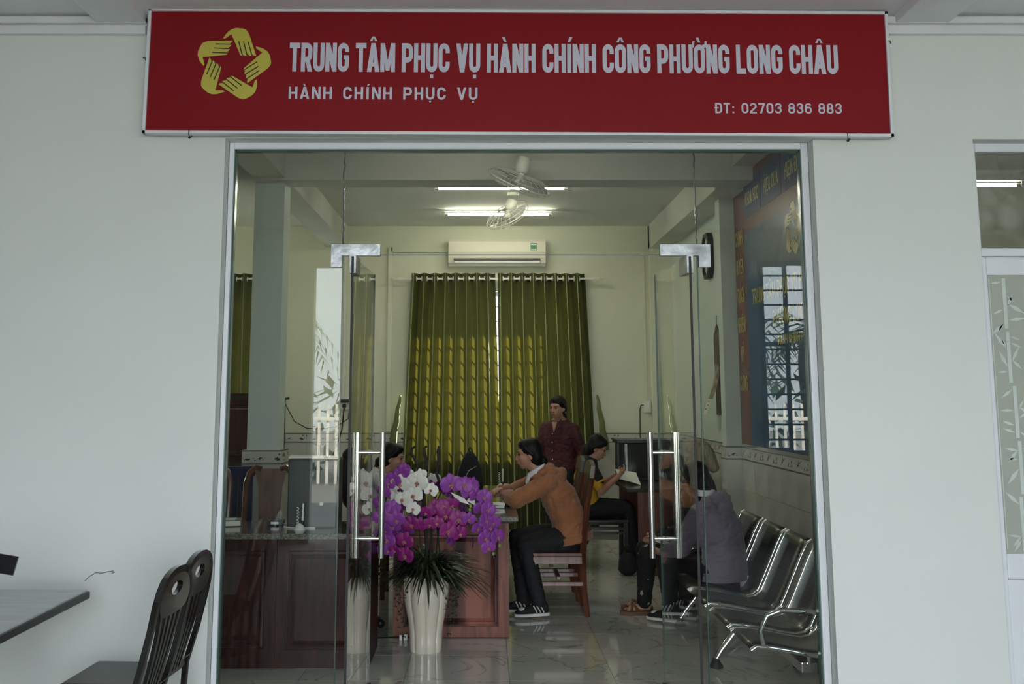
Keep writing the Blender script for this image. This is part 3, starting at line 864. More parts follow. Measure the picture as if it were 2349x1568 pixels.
# L-shaped patch fittings
for s_, xo, xi, xl in ((-1, -.762, -.518, -.709), (1, 1.130, .880, 1.071)):
    f = MB()
    for y in (G - .018, G + .010):
        f.prism([(xo, y, 2.348), (xi, y, 2.348), (xi, y, 2.291), (xl, y, 2.291), (xl, y, 2.235), (xo, y, 2.235)], (0, .008, 0))
    f.build('patch_fitting', patchm, wf)
# swinging leaves
def leaf(name, px, fx, s_, label):
    t = thing(name, label, 'glass door', (px, G, 0), 0, None, 'structure')
    a = V((px, G, 0)); b = V((fx, 6.062, 0)); d = (b - a).normalized(); n = V((-d.y, d.x, 0))
    a2 = a - d * .05
    def slab(q0, q1, h, z0, z1, mb=None):
        mb = mb or MB()
        P = [q0 - n * h, q1 - n * h, q1 + n * h, q0 + n * h]
        return mb.prism([(p.x, p.y, z0) for p in P], (0, 0, z1 - z0))
    slab(a2, b, .005, .012, 2.283).build('pane', leafglass, t)
    slab(a2 - d * .001, a2 + d * .0015, .006, .012, 2.283).build('pane_edge', rubber, t)
    slab(b - d * .0015, b + d * .001, .0052, .012, 2.283).build('pane_edge', glassedge, t)
    slab(a2, a2 + d * .16, .016, 2.20, 2.29).build('top_pivot_clamp', patchm, t)
    slab(a2, a2 + d * .16, .016, .006, .10).build('bottom_pivot_clamp', patchm, t)
    slab(b - d * .10, b + d * .002, .014, .008, .07).build('bottom_lock', blackpl, t)
    h = b - d * .10
    hd = None
    for sg in (-1, 1):
        c = h + n * sg * .072
        o = MB().tube([(c.x, c.y, .735), (c.x, c.y, 1.402)], .0165, 16).build('pull_handle', steel, t, True)
        for z in (.836, 1.294):
            p0 = h + n * sg * .004
            MB().tube([(p0.x, p0.y, z), (c.x, c.y, z)], .010, 10).tube([(p0.x, p0.y, z), (p0 + n * sg * .012).to_tuple()[:2] + (z,)], .014, 10).build('standoff', steel, o, True)
    return t
leaf('door_1', -.648, -.624, -1, 'left glass door leaf standing open beside the orchids')
leaf('door_2', 1.018, .977, 1, 'right glass door leaf standing open before the bench')

# ---------------------------------------------------------------- white side door with bamboo glass
d3 = thing('door_3', 'white aluminium side door with bamboo etched frosted glass', 'door', (2.98, G, 0), 0, None, 'structure')
MB().rbox(DX0 + .003, 2.475, G - .04, G + .04, 0, DZ).build('frame_bar', alum, d3)
MB().rbox(3.505, DX1 - .003, G - .04, G + .04, 0, DZ).build('frame_bar', alum, d3)
MB().rbox(2.475, 3.505, G - .04, G + .04, 2.815, DZ).build('frame_bar', alum, d3)
MB().rbox(2.475, 3.505, G - .04, G + .04, 2.285, 2.325).build('frame_bar', alum, d3)
MB().box(2.475, 3.505, G - .004, G + .004, 2.325, 2.815).build('pane', glassmat('dusty_glass', (.88, .9, .86), .05, .16, 6), d3)
MB().rbox(2.475, 2.502, G - .02, G + .03, 0, 2.283).build('leaf_stile', alum, d3)
MB().rbox(3.47, 3.505, G - .02, G + .03, 0, 2.283).build('leaf_stile', alum, d3)
MB().rbox(2.502, 3.47, G - .02, G + .03, 2.192, 2.283).build('leaf_rail', alum, d3)
MB().rbox(2.502, 3.47, G - .02, G + .03, .735, .853).build('leaf_rail', alum, d3)
for k in range(9):
    x = 2.502 + .968 * k / 9
    MB().rbox(x + .002, x + .1055, G - .01, G + .02, .0, .732, .004).build('panel_slat', alum, d3)
MB().box(2.502, 3.47, G, G + .006, .853, 2.192).build('frosted_pane', frost, d3)
et = MB(); r_ = random.Random(4)
etm = mat('etched_white', (0.62, 0.68, 0.63), .6)
for cx in (2.60, 2.85, 3.10, 3.35):
    for k in range(5):
        z0 = .86 + k * .266
        x0 = cx + .012 * math.sin(k * 1.3)
        et.obox((x0, G - .0005, z0 + .13), .009, .0008, .126)
        for s_ in (-1, 1):
            for q in range(4):
                b = V((x0 + s_ * .012, G - .0012, z0 + r_.uniform(.02, .24))); a = r_.uniform(-1.1, 1.2); L = r_.uniform(.05, .10)
                tip = b + V((s_ * math.cos(a), 0, math.sin(a))) * L; nn = V((-math.sin(a), 0, s_ * math.cos(a))) * L * .11
                m_ = b.lerp(tip, .45)
                et.poly([b, m_ + nn, tip, m_ - nn])
for a in ((2.515, 2.519), (3.45, 3.454)): et.box(a[0], a[1], G - .001, G, .87, 2.18)
et.build('etched_bamboo', etm, d3)
sh = thing('roller_blind', 'pale slatted blind behind the side door glass', 'blind', (3.0, 5.6, .8))
for k in range(17):
    MB().rbox(2.45, 3.55, 5.6, 5.612, .80 + k * .082, .878 + k * .082, .003).build('slat', inwall, sh)
MB().box(2.45, 3.55, 5.602, 5.608, 2.19, 2.2).build('head_rail', alum, sh)

# conduit runs under the lobby ceiling
for i, (a, b, lb) in enumerate(((-6.38, -1.70, 'left of the sign'), (2.03, 6.38, 'right of the sign'))):
    t = thing('cable_trunking', 'white double cable trunking on the front wall ' + lb, 'trunking', ((a + b) / 2, YW, 3.42))
    MB().rbox(a, b, YW - .030, YW - .001, 3.452, 3.486, .003).build('upper_trunk', alum, t)
    MB().rbox(a, b, YW - .030, YW - .001, 3.396, 3.438, .003).build('lower_trunk', alum, t)
    MB().box(a, b, YW - .012, YW - .001, 3.439, 3.451).build('shadow_gap', whitepl, t)

# ================================================================ RED SIGN
TILT = -0.0048
sg = thing('signboard', 'long red signboard with white lettering and yellow hands emblem', 'sign', (0.165, 5.12, 3.18))
SU = V((math.cos(TILT), 0, math.sin(TILT))); SV = V((-math.sin(TILT), 0, math.cos(TILT))); SC = V((.168, 5.10, 3.180))
def sp(x, z, y=0.0): return SC + SU * x + SV * z + V((0, y, 0))
HX, HZ = 1.838, .319
MB().prism([sp(-HX + .012, -HZ + .012), sp(HX - .012, -HZ + .012), sp(HX - .012, HZ - .012), sp(-HX + .012, HZ - .012)], (0, .03, 0)).build('sign_face', redm, sg)
for a, b, c, d in ((-HX, HX, HZ - .014, HZ), (-HX, HX, -HZ, -HZ + .014), (-HX, -HX + .014, -HZ, HZ), (HX - .014, HX, -HZ, HZ)):
    MB().prism([sp(a, c, -.012), sp(b, c, -.012), sp(b, d, -.012), sp(a, d, -.012)], (0, .055, 0)).build('frame_strip', alum, sg)
put_text('sign_word', signw, sg, text_mesh('TRUNG TÂM PHỤC VỤ HÀNH CHÍNH CÔNG PHƯỜNG LONG CHÂU', 2.715, .148, .5, .182, .050, .50), sp(-1.131, -.002, -.0015), SU, SV)
put_text('sign_word', signw, sg, text_mesh('HÀNH CHÍNH PHỤC VỤ', .930, .063, .66, .175, .2, 1.0), sp(-1.129, -.142, -.0015), SU, SV)
put_text('sign_word', signw, sg, text_mesh('ĐT: 02703 836 883', .622, .053, .58, .15, .12, .75), sp(.970, -.204, -.0015), SU, SV)
emblem(logoy, logok, sg, sp(-1.410, .034, -.0015), SU, SV, .187)
for x, z in ((-1.607, -HZ), (1.61, -HZ), ):
    MB().tube([sp(x, z + .02, -.016), sp(x, z - .01, -.018), sp(x + .006, z - .022, -.012), sp(x + .012, z - .012, -.006)], .0025, 6).ell(sp(x + .002, z - .022, -.01), (.007, .005, .006)).build('wire_hook', rubber, sg, True)
for x, z in ((-HX - .004, .06), (HX + .004, .165)):
    MB().tube([sp(x - .01, z, -.014), sp(x, z, -.016), sp(x + .004, z - .012, -.01)], .0025, 6).build('wire_hook', rubber, sg, True)

# ================================================================ CEILING THINGS
def tube_light(x0, x1, y, z, label, group='office tube lights', zc=Z_C, em=None):
    t = thing('tube_light', label, 'light', ((x0 + x1) / 2, y, z), 0, group)
    MB().rbox(x0, x1, y - .03, y + .03, z + .03, z + .075, .005).build('batten', whitepl, t)
    MB().cyl((x0 + .07, y, z), (x1 - .07, y, z), .0135).build('lit_tube', em or tubem, t, True)
    for x, s_ in ((x0, 1), (x1, -1)):
        MB().rbox(min(x, x + s_ * .035), max(x, x + s_ * .035), y - .018, y + .018, z - .02, z + .035, .004).cyl((x + s_ * .035, y, z), (x + s_ * .07, y, z), .012).build('lamp_holder', steel, t)
    for x in (x0 + .2, x1 - .2):
        MB().cyl((x, y, z + .07), (x, y, zc), .006).build('hanger', whitepl, t)
tube_light(-.50, .83, 9.95, 3.545, 'nearer ceiling tube light behind the first fan')
tube_light(-.47, .79, 11.75, 3.60, 'farther ceiling tube light above the air conditioner')
tube_light(-.50, .80, 7.2, 3.56, 'added unseen tube light above the orchids, brightening the near bay', em=tubedim)  # added lamp, out of view, lifts the near ceiling, fan and orchids
tube_light(-4.1, -2.8, 10.8, 3.58, 'added unseen tube light brightening the left bay beyond the pillar')  # second added lamp, hidden by the front wall, fills the left bay
tube_light(3.45, 4.13, 8.0, 3.19, 'tube light seen through the side door transom', 'side room light')
fanm = mat('fan_plastic', (.74, .74, .66), .35)
fand = mat('fan_blade', (.38, .38, .35), .35)
def orbit_fan(cx, y, zc, nrm, rad, top, label, bladeang):
    t = thing('ceiling_fan', label, 'fan', (cx, y, zc), 0, 'ceiling orbit fans')
    n = V(nrm).normalized(); u, w_ = perp(n); c = V((cx, y, zc))
    m = V((cx + top[0], y, zc + top[1]))
    MB().prism([(m.x - .045, y - .045, Z_C - .002), (m.x + .045, y - .045, Z_C - .002), (m.x + .02, y - .045, m.z + .06), (m.x - .02, y - .045, m.z + .06)], (0, .012, 0)).prism([(m.x - .045, y + .03, Z_C - .002), (m.x + .045, y + .03, Z_C - .002), (m.x + .02, y + .03, m.z + .06), (m.x - .02, y + .03, m.z + .06)], (0, .012, 0)).cyl((m.x, y - .05, m.z + .08), (m.x, y + .05, m.z + .08), .018).rbox(m.x - .06, m.x + .06, y - .06, y + .06, Z_C - .012, Z_C).build('mount_bracket', creampl, t)
    q = m - c
    MB().tube([c + q * .98, c + q * .8, c + q * .5, c + q * .34], [.05, .062, .062, .045], 18).build('motor', fanm, t, True)
    MB().tube([c + q * .36, c + n * .0], [.03, .025], 12).ell(c, (.04, .04, .035)).build('hub', fanm, t, True)
    for k in range(3):
        a0 = bladeang + k * 2 * math.pi / 3
        def fn(a, b):
            ang = a0 + (b - .5) * (.5 + .65 * a); r_ = .035 + (rad - .055) * a
            tw = (b - .5) * .07 * (1 - .3 * a)
            return c + (u * math.cos(ang) + w_ * math.sin(ang)) * r_ + n * tw
        bl = MB().grid(fn, 8, 6)
        bl.build('blade', fand, t, 'all')
    cg = MB()
    for side in (-1, 1):
        for k in range(26):
            a = k * 2 * math.pi / 26
            d = u * math.cos(a) + w_ * math.sin(a)
            cg.tube([c + d * .05 + n * side * .065, c + d * rad * .7 + n * side * .055, c + d * rad * .93 + n * side * .03, c + d * rad], .0016, 4)
        for rr, hh in ((.05, .065), (rad * .7, .055), (rad * .93, .03)):
            cg.tube([c + (u * math.cos(q_ * .2618) + w_ * math.sin(q_ * .2618)) * rr + n * side * hh for q_ in range(24)], .002, 5, True)
    cg.tube([c + (u * math.cos(q_ * .2618) + w_ * math.sin(q_ * .2618)) * (rad + .003) for q_ in range(24)], .005, 6, True)
    cg.build('wire_cage', fanm, t)
    MB().tube([m + V((-.02, -.05, .1)), m + V((-.09, -.05, .13)), m + V((-.16, -.04, .10)), m + V((-.17, 0, Z_C - m.z))], .005, 6).build('cable', blackpl, t, True)
orbit_fan(.285, 8.38, 3.29, (.36, -.35, .86), .265, (.04, .20), 'nearer ceiling fan with wire cage hanging from the beam', .5)
orbit_fan(.24, 10.75, 3.42, (-.45, -.45, .77), .235, (.06, .16), 'farther ceiling fan in front of the second tube light', 1.2)

# ================================================================ AIR CONDITIONER
ac = thing('air_conditioner', 'cream split air conditioner above the green curtains', 'air conditioner', (.16, Y_B - .1, 3.16))
prof = [(0, 3.155), (-.12, 3.15), (-.185, 3.175), (-.205, 3.24), (-.215, 3.31), (-.205, 3.43), (-.19, 3.458), (0, 3.465)]
MB().prism([(-.425, Y_B - .002 + y, z) for y, z in prof], (1.165, 0, 0)).build('body', creampl, ac)
MB().box(-.36, .675, Y_B - .216, Y_B - .17, 3.200, 3.226).build('air_outlet', blackpl, ac)
MB().rbox(-.355, .67, Y_B - .222, Y_B - .20, 3.172, 3.196, .004).build('louvre', whitepl, ac)
MB().box(-.423, .738, Y_B - .2175, Y_B - .2155, 3.268, 3.272).build('panel_seam', lineb, ac)
lb = MB().box(.56, .635, Y_B - .219, Y_B - .2165, 3.32, 3.41); lb.build('energy_label', greenlab, ac)
MB().box(.565, .63, Y_B - .2205, Y_B - .219, 3.385, 3.402).box(.565, .63, Y_B - .2205, Y_B - .219, 3.324, 3.338).build('label_print', paper, ac)
MB().rbox(-1.13, -.43, Y_B - .05, Y_B - .001, 3.33, 3.38, .004).rbox(-1.16, -1.11, Y_B - .05, Y_B - .001, 1.18, 3.38, .004).build('pipe_cover', inwall, ac)

# ================================================================ WALL THINGS
# plug socket with cables on the back wall
so = thing('wall_socket', 'white wall socket with black plug left of the curtains', 'socket', (-1.65, Y_B - .02, 1.5))
MB().rbox(-1.71, -1.60, Y_B - .03, Y_B - .001, 1.44, 1.58, .004).build('face_plate', whitepl, so)
MB().rbox(-1.70, -1.58, Y_B - .07, Y_B - .03, 1.52, 1.56, .006).cyl((-1.66, Y_B - .03, 1.48), (-1.66, Y_B - .06, 1.48), .025).build('plug', blackpl, so)
MB().rbox(-1.69, -1.665, Y_B - .02, Y_B - .001, 1.58, Z_C - .3, .003).build('trunk', whitepl, so)
MB().tube([(-1.66, Y_B - .05, 1.46), (-1.68, Y_B - .06, 1.2), (-1.75, Y_B - .2, .95), (-1.78, Y_B - .4, .6), (-1.8, Y_B - .5, .03)], .008, 6).build('cable', blackpl, so, True)
MB().tube([(-1.59, Y_B - .05, 1.5), (-1.61, Y_B - .05, 1.33), (-1.75, Y_B - .03, 1.24), (-1.95, Y_B - .03, 1.21), (-2.1, Y_B - .03, 1.22), (-2.25, Y_B - .03, 1.3), (-2.36, Y_B - .03, 1.5)], .006, 6).build('cable', blackpl, so, True)
po = thing('coat_stand', 'thin dark pole behind the left pillar', 'pole', (-2.05, 11.0, 0))
MB().cyl((-2.03, 11.0, .03), (-2.03, 11.0, 1.58), .014).cyl((-2.03, 11.0, 1.57), (-1.98, 11.0, 1.575), .012).build('pole', blackpl, po)
MB().lathe((-2.03, 11.0, 0), [(.12, 0), (.12, .02), (.02, .035)]).build('base', blackpl, po)
s2 = thing('wall_socket', 'cream wall socket with cable on the right back corner', 'socket', (1.92, Y_B - .02, 1.5))
MB().rbox(1.90, 1.99, Y_B - .035, Y_B - .001, 1.40, 1.54, .004).build('face_plate', whitepl, s2)
MB().rbox(1.925, 1.95, Y_B - .02, Y_B - .001, 1.54, Z_C - .3, .003).build('trunk', inwall, s2)
MB().tube([(1.90, Y_B - .03, 1.49), (1.87, Y_B - .04, 1.49), (1.855, Y_B - .04, 1.44), (1.85, Y_B - .05, 1.15), (1.86, Y_B - .1, .9)], .007, 6).build('cable', blackpl, s2, True)
# clock
ck = thing('wall_clock', 'black framed octagonal wall clock on the right wall', 'clock', (X_R - .03, 10.55, 2.97))
def oct_(y, z, hy, hz, c_): return [(y - hy + c_, z - hz), (y + hy - c_, z - hz), (y + hy, z - hz + c_), (y + hy, z + hz - c_), (y + hy - c_, z + hz), (y - hy + c_, z + hz), (y - hy, z + hz - c_), (y - hy, z - hz + c_)]
o8 = oct_(10.56, 2.975, .15, .225, .07); i8 = oct_(10.56, 2.975, .115, .19, .055)
fr = MB(); ro = [[(X_R - .001, y, z) for y, z in o8], [(X_R - .055, y, z) for y, z in o8], [(X_R - .06, y, z) for y, z in i8], [(X_R - .03, y, z) for y, z in i8]]
fr.rings(ro, True); fr.build('clock_frame', blackpl, ck)
MB().poly([(X_R - .032, y, z) for y, z in i8]).build('dial', paper, ck)
MB().obox((X_R - .036, 10.56, 3.02), .002, .006, .05).obox((X_R - .036, 10.52, 2.975), .002, .05, .005).build('clock_hand', blackpl, ck)
# hanging calendar
ca = thing('wall_calendar', 'hanging calendar with picture and white date sheet on the right wall', 'calendar', (X_R - .02, 10.36, 1.85))
cb = [(10.27, 1.42), (10.46, 1.42), (10.49, 2.14), (10.47, 2.2), (10.43, 2.22), (10.40, 2.26), (10.36, 2.28), (10.32, 2.26), (10.29, 2.22), (10.25, 2.2), (10.235, 2.14)]
MB().prism([(X_R - .012, y, z) for y, z in cb], (.010, 0, 0)).build('backing_board', mat('calendar_board', (.10, .055, .035), .4, var=.2), ca)
MB().grid(lambda u, v: (X_R - .016 - .07 * v * v - .01 * math.sin(4 * u), 10.44 - .17 * u + .03 * v, 1.90 - .33 * v), 6, 8).build('picture_sheet', mat('calendar_picture', (.45, .36, .25), .5, vscale=14, var2=(.05, .05, .06)), ca)
MB().grid(lambda u, v: (X_R - .086 - .05 * v, 10.47 - .17 * u + .02 * v, 1.57 - .14 * v), 4, 4).build('date_sheet', paper, ca)
for k in range(3):
    MB().obox((X_R - .098 - .014 * k, 10.40 - .035 * (k % 2), 1.545 - .035 * k), .002, .022, .004).build('date_print', lineb, ca)
MB().tube([(X_R - .01, 10.36, 2.28), (X_R - .01, 10.35, 2.35), (X_R - .004, 10.37, 2.37)], .004, 6).build('hanger', blackpl, ca)
# blue banner on the right wall
bn = thing('wall_banner', 'blue and red wall banner with yellow slogans on the right wall', 'banner', (X_R - .01, 7.4, 1.18))
BY0, BY1, BZ0, BZ1 = 5.62, 9.47, 1.19, 3.49
bx = X_R - .012
MB().box(bx, X_R - .001, BY0, BY1, BZ0, BZ1).build('board', bann_r, bn)
MB().box(bx - .002, bx, BY0 + .30, 9.10, BZ0, 2.99).build('blue_field', bann_b, bn)
for k in range(5):
    MB().box(bx - .002, bx, 9.10 - .6 * k - .56, 9.10 - .6 * k, 3.11, 3.42).build('slogan_box', bann_b2, bn)
MB().box(bx - .004, X_R - .001, BY0 - .01, BY1 + .005, BZ0 - .03, BZ0).build('bottom_rail', steel, bn)
def btxt(s_, yl, z, w_, h_, W=.5, t=.15):
    put_text('banner_word', bann_y, bn, text_mesh(s_, w_, h_, W, t), (bx - .0035, yl, z), (0, -1, 0), (0, 0, 1))
for k, s_ in enumerate(('KHOA HỌC', 'HIỆU QUẢ', 'HIỆN ĐẠI')):
    btxt(s_, 9.03 - k * .6, 3.20, .43, .115)
for k, s_ in enumerate(('CHÍNH', 'QUYỀN', 'TRÁCH', 'NHIỆM', 'KỶ', 'CƯƠNG')):
    wd_ = .11 if s_ == 'KỶ' else .26
    btxt(s_, 9.305 + wd_ / 2, 2.90 - k * .252, wd_, .135)
btxt('TRUNG TÂM PHỤC VỤ HÀNH CHÍNH CÔNG', 8.91, 2.35, 2.45, .128)
btxt('PHƯỜNG LONG CHÂU', 8.30, 2.133, 1.25, .122)
btxt('HÀNH CHÍNH PHỤC VỤ', 8.17, 1.985, 1.0, .068)
emblem(bann_y, logok, bn, (bx - .0035, 7.68, 2.80), (0, -1, 0), (0, 0, 1), .20)

# ================================================================ DESKS
def raised_panel(mb_rail, mb_field, x0, x1, z0, z1, y, rail=.075, deep=.012):
    """frame-and-panel front facing -Y"""
    mb_rail.box(x0, x1, y, y + .02, z0, z0 + rail); mb_rail.box(x0, x1, y, y + .02, z1 - rail, z1)
    mb_rail.box(x0, x0 + rail, y, y + .02, z0 + rail, z1 - rail); mb_rail.box(x1 - rail, x1, y, y + .02, z0 + rail, z1 - rail)
    a0, a1, b0, b1 = x0 + rail, x1 - rail, z0 + rail, z1 - rail
    r1 = lambda e, d: [(a0 + e, y + d, b0 + e), (a1 - e, y + d, b0 + e), (a1 - e, y + d, b1 - e), (a0 + e, y + d, b1 - e)]
    mb_field.rings([r1(0, .018), r1(.008, .018), r1(.012, .006), r1(.026, .004), r1(.032, .016), r1(.052, .005)], False)
    mb_field.poly(r1(.052, .005))
dk = thing('desk', 'red brown wooden desk end with carved panel and granite top behind the orchids', 'desk', (-.22, 8.6, 0))
rl, fd = MB(), MB(); raised_panel(rl, fd, -.611, .169, .006, .745, 7.455, .07)
rl.build('end_frame', deskwood, dk); fd.build('carved_panel', figured, dk)
MB().box(-.605, .163, 7.475, 7.50, .006, .745).build('end_panel', darkwood, dk)
rl, fd = MB(), MB(); rl.box(-.611, .169, 9.93, 9.96, .006, .745); rl.build('end_panel', deskwood, dk)
MB().box(-.235, -.205, 7.5, 9.93, .06, .745).build('centre_panel', darkwood, dk)
MB().rbox(-.66, .235, 7.43, 10.0, .758, .79, .004).build('granite_top', granite, dk)
MB().box(-.62, .20, 7.46, 9.97, .745, .758).build('top_frame', darkwood, dk)
ct = thing('reception_counter', 'dark red wooden reception counter with granite top behind the left glass', 'counter', (-1.4, 6.9, 0))
for k in range(4):
    x1 = -.685 - k * .56; rl, fd = MB(), MB()
    raised_panel(rl, fd, x1 - .556, x1, .05, .745, 6.630, .06)
    o = rl.build('panel_frame', darkwood, ct); fd.build('panel_field', darkwood, o)
MB().box(-2.93, -.69, 6.635, 6.66, .005, .05).build('plinth', darkwood, ct)
MB().box(-.705, -.685, 6.652, 7.2, .005, .745).build('side_panel', darkwood, ct)
MB().box(-2.93, -2.91, 6.652, 7.2, .005, .745).build('side_panel', darkwood, ct)
MB().box(-2.91, -.705, 6.95, 6.97, .1, .745).build('back_panel', darkwood, ct)
MB().rbox(-2.96, -.66, 6.605, 7.26, .748, .782, .004).build('granite_top', granite, ct)
de = thing('desk', 'small brown wooden desk by the right wall under the dark display case', 'desk', (1.75, 10.4, 0))
MB().box(1.40, 2.09, 9.96, 9.985, .005, .735).build('side_panel', chairwood, de); MB().box(1.40, 2.09, 11.3, 11.325, .005, .735).build('side_panel', chairwood, de)
MB().box(2.06, 2.085, 9.985, 11.3, .1, .735).build('back_panel', chairwood, de)
MB().rbox(1.30, 2.11, 9.93, 11.36, .735, .765, .004).build('desk_top', blackwood, de)
for z in (.12, .36): MB().rbox(1.42, 1.75, 9.945, 9.962, z, z + .22, .004).build('drawer_front', chairwood, de)

# ================================================================ SEATING
# tall-backed visitor chair; local frame faces +X, seat centre at origin
def visitor_chair(label):
    t = thing('wooden_chair', label, 'chair', (0, 0, 0), 0, 'tall backed visitor chairs')
    for sy in (-1, 1):
        y = sy * .205
        MB().tube([(-.215, y, 0), (-.19, y, .20), (-.185, y, .45), (-.225, y, .80), (-.275, y, 1.06)], [.019, .022, .024, .02, .017], 4).build('leg', chairwood, t)
        MB().rbox(.16, .20, y - .02, y + .02, 0, .43, .004).build('leg', chairwood, t)
        MB().rbox(-.19, .17, y - .014, y + .014, .22, .25, .003).build('stretcher', chairwood, t)
        MB().rbox(-.18, .18, y - .016, y + .016, .375, .43, .004).build('apron', chairwood, t)
    MB().rbox(-.02, .01, -.2, .2, .26, .285, .003).build('stretcher', chairwood, t)
    MB().rbox(-.19, .215, -.22, .22, .428, .455, .008).build('seat', chairwood, t)
    MB().rbox(.165, .195, -.19, .19, .375, .43, .004).build('apron', chairwood, t)
    def bk(z): return -.188 - max(0, z - .45) * .135
    o = MB()
    for a, b in ((-.07, .07),):
        o.rings([[(bk(z) + dx, yy, z) for dx, yy in ((-.012, a * k), (.012, a * k), (.012, b * k), (-.012, b * k))] for z, k in ((.46, 1.0), (.6, 1.25), (.75, 1.0), (.9, 1.3), (1.02, 1.6))])
    o.build('back_splat', blackwood, t)
    for yy in (-.135, .135):
        MB().rings([[(bk(z) + dx, yy + dy, z) for dx, dy in ((-.008, -.012), (.008, -.012), (.008, .012), (-.008, .012))] for z in (.46, .75, 1.02)]).build('back_slat', blackwood, t)
    def tr(u, v):
        y = -.225 + .45 * u; return y
    MB().rings([[(-.262 - .012 * math.cos(3.0 * y), y, 1.0 + .012 * math.cos(9 * y)), (-.232 - .012 * math.cos(3.0 * y), y, 1.0 + .012 * math.cos(9 * y)), (-.245 - .012 * math.cos(3.0 * y), y, 1.085 + .03 * math.cos(7 * y)), (-.275 - .012 * math.cos(3.0 * y), y, 1.085 + .03 * math.cos(7 * y))] for y in [-.225 + .05 * k for k in range(10)]]).build('top_rail', blackwood, t)
    MB().rbox(bk(.47) - .012, bk(.47) + .012, -.19, .19, .455, .49, .003).build('back_rail', chairwood, t)
    return t
vc = visitor_chair('tall wooden chair under the woman in the orange jacket')
place(vc, (.545, 8.345, 0), math.pi)
dup(vc, (.53, 8.955, 0), math.pi, 'empty tall wooden chair behind the orange jacket woman')
# yoke-back staff chairs
def yoke_chair(label):
    t = thing('carved_chair', label, 'chair', (0, 0, 0), 0, 'carved yoke back staff chairs')
    for sx in (-1, 1):
        x = sx * .19
        MB().tube([(x, .19, 0), (x, .19, .44), (x * .93, .24, .75), (x * .92, .27, .98), (x * .80, .28, 1.05), (x * .55, .28, 1.085), (x * .35, .28, 1.075)], [.02, .022, .02, .02, .022, .024, .022], 8).build('leg', chairwood, t, True)
        MB().tube([(x, -.19, 0), (x, -.19, .44)], .021, 8).build('leg', chairwood, t, True)
        MB().tube([(x, -.19, .2), (x, .19, .2)], .012, 6).build('stretcher', chairwood, t, True)
    MB().rbox(-.225, .225, -.22, .22, .43, .46, .01).build('seat', chairwood, t)
    MB().rings([[(-w_, .19 + k - .012, z), (w_, .19 + k - .012, z), (w_, .19 + k + .012, z), (-w_, .19 + k + .012, z)] for w_, k, z in ((.065, .01, .46), (.075, .05, .75), (.085, .075, .95), (.105, .085, 1.03), (.12, .09, 1.08))]).build('back_splat', chairwood, t)
    return t
yc = yoke_chair('carved wooden chair behind the granite counter beside the pillar')
place(yc, (-1.52, 7.62, 0), R(4))
dup(yc, (-2.06, 7.75, 0), R(-6), 'carved wooden chair at the left edge of the glass')
bc = thing('plastic_chair', 'dark blue slatted plastic chair beyond the left counter', 'chair', (-2.0, 8.35, 0))
for sx in (-1, 1):
    for y in (8.15, 8.56): MB().tube([(-2.0 + sx * .20, y, 0), (-2.0 + sx * .18, y, .44)], .022, 8).build('leg', bluepl, bc)
MB().rbox(-2.21, -1.79, 8.13, 8.57, .43, .455, .012).build('seat', bluepl, bc)
for k in range(7):
    x = -2.17 + k * .057
    MB().obox((x, 8.555, .74), .019, .012, .27).build('back_slat', bluepl, bc)
MB().rbox(-2.21, -1.79, 8.54, 8.575, .98, 1.055, .015).build('top_rail', bluepl, bc)
cbn = thing('cabinet', 'brown panelled wooden cabinet below the far left curtain', 'cabinet', (-3.0, 12.5, 0))
MB().box(-3.45, -2.55, 12.28, 12.64, .004, 1.60).build('body', blackwood, cbn)
for i in range(2):
    for (z0, z1) in ((.1, .82), (.86, 1.56)):
        rl, fd = MB(), MB(); raised_panel(rl, fd, -3.42 + i * .43, -3.42 + i * .43 + .42, z0, z1, 12.255, .06)
        o = rl.build('cabinet_door', darkwood, cbn); fd.build('door_panel', darkwood, o)
        MB().ell((-3.42 + i * .43 + (.385 if i == 0 else .035), 12.245, (z0 + z1) / 2 + .0), (.014, .014, .014)).build('knob', steel, o, True)
MB().box(-3.48, -2.52, 12.25, 12.66, 1.60, 1.63).build('cabinet_top', darkwood, cbn)

# stool / bench under the man in yellow
st = thing('stool', 'dark wooden stool under the yellow shirt visitor', 'stool', (1.08, 10.48, 0))
MB().rbox(.83, 1.36, 10.26, 10.72, .425, .455, .008).build('seat', blackwood, st)
for x in (.86, 1.33):
    for y in (10.29, 10.69): MB().rbox(x - .02, x + .02, y - .02, y + .02, 0, .425, .003).build('leg', blackwood, st)
for y in (10.29, 10.69):
    for z in (.32, .36): MB().rbox(.86, 1.33, y - .012, y + .012, z, z + .022, .002).build('stretcher', blackwood, st)

# five-seat steel waiting bench
bh = thing('waiting_bench', 'chrome five seat waiting bench along the right wall', 'bench', (1.65, 6.8, 0))
seats = [(5.44, 5.87), (5.95, 6.40), (6.53, 7.00), (7.06, 7.55), (7.64, 8.18)]
def prof_pt(s_):   # seat profile in XZ: front lip, pan, bend, back, rolled top
    P = [(1.30, .375), (1.325, .392), (1.40, .388), (1.50, .372), (1.60, .352), (1.665, .343), (1.715, .352), (1.748, .385), (1.78, .45), (1.83, .56), (1.88, .67), (1.915, .735), (1.945, .755)]
    return P
PP = prof_pt(0)
for y0, y1 in seats:
    sh_ = MB()
    n = len(PP)
    sh_.grid(lambda u, v: (PP[min(n - 1, int(round(u * (n - 1))))][0] , y0 + .012 + (y1 - y0 - .024) * v, PP[min(n - 1, int(round(u * (n - 1))))][1] + .004), n - 1, 3)
    o = sh_.build('seat_shell', perfs, bh, 'all')
    md = o.modifiers.new('t', 'SOLIDIFY'); md.thickness = .004
    for y in (y0, y1):
        MB().tube([(x, y, z) for x, z in PP], .0115, 10).build('side_rail', chrome, bh, True)
MB().rbox(1.56, 1.64, 5.5, 8.15, .255, .305, .006).build('beam', steel, bh)
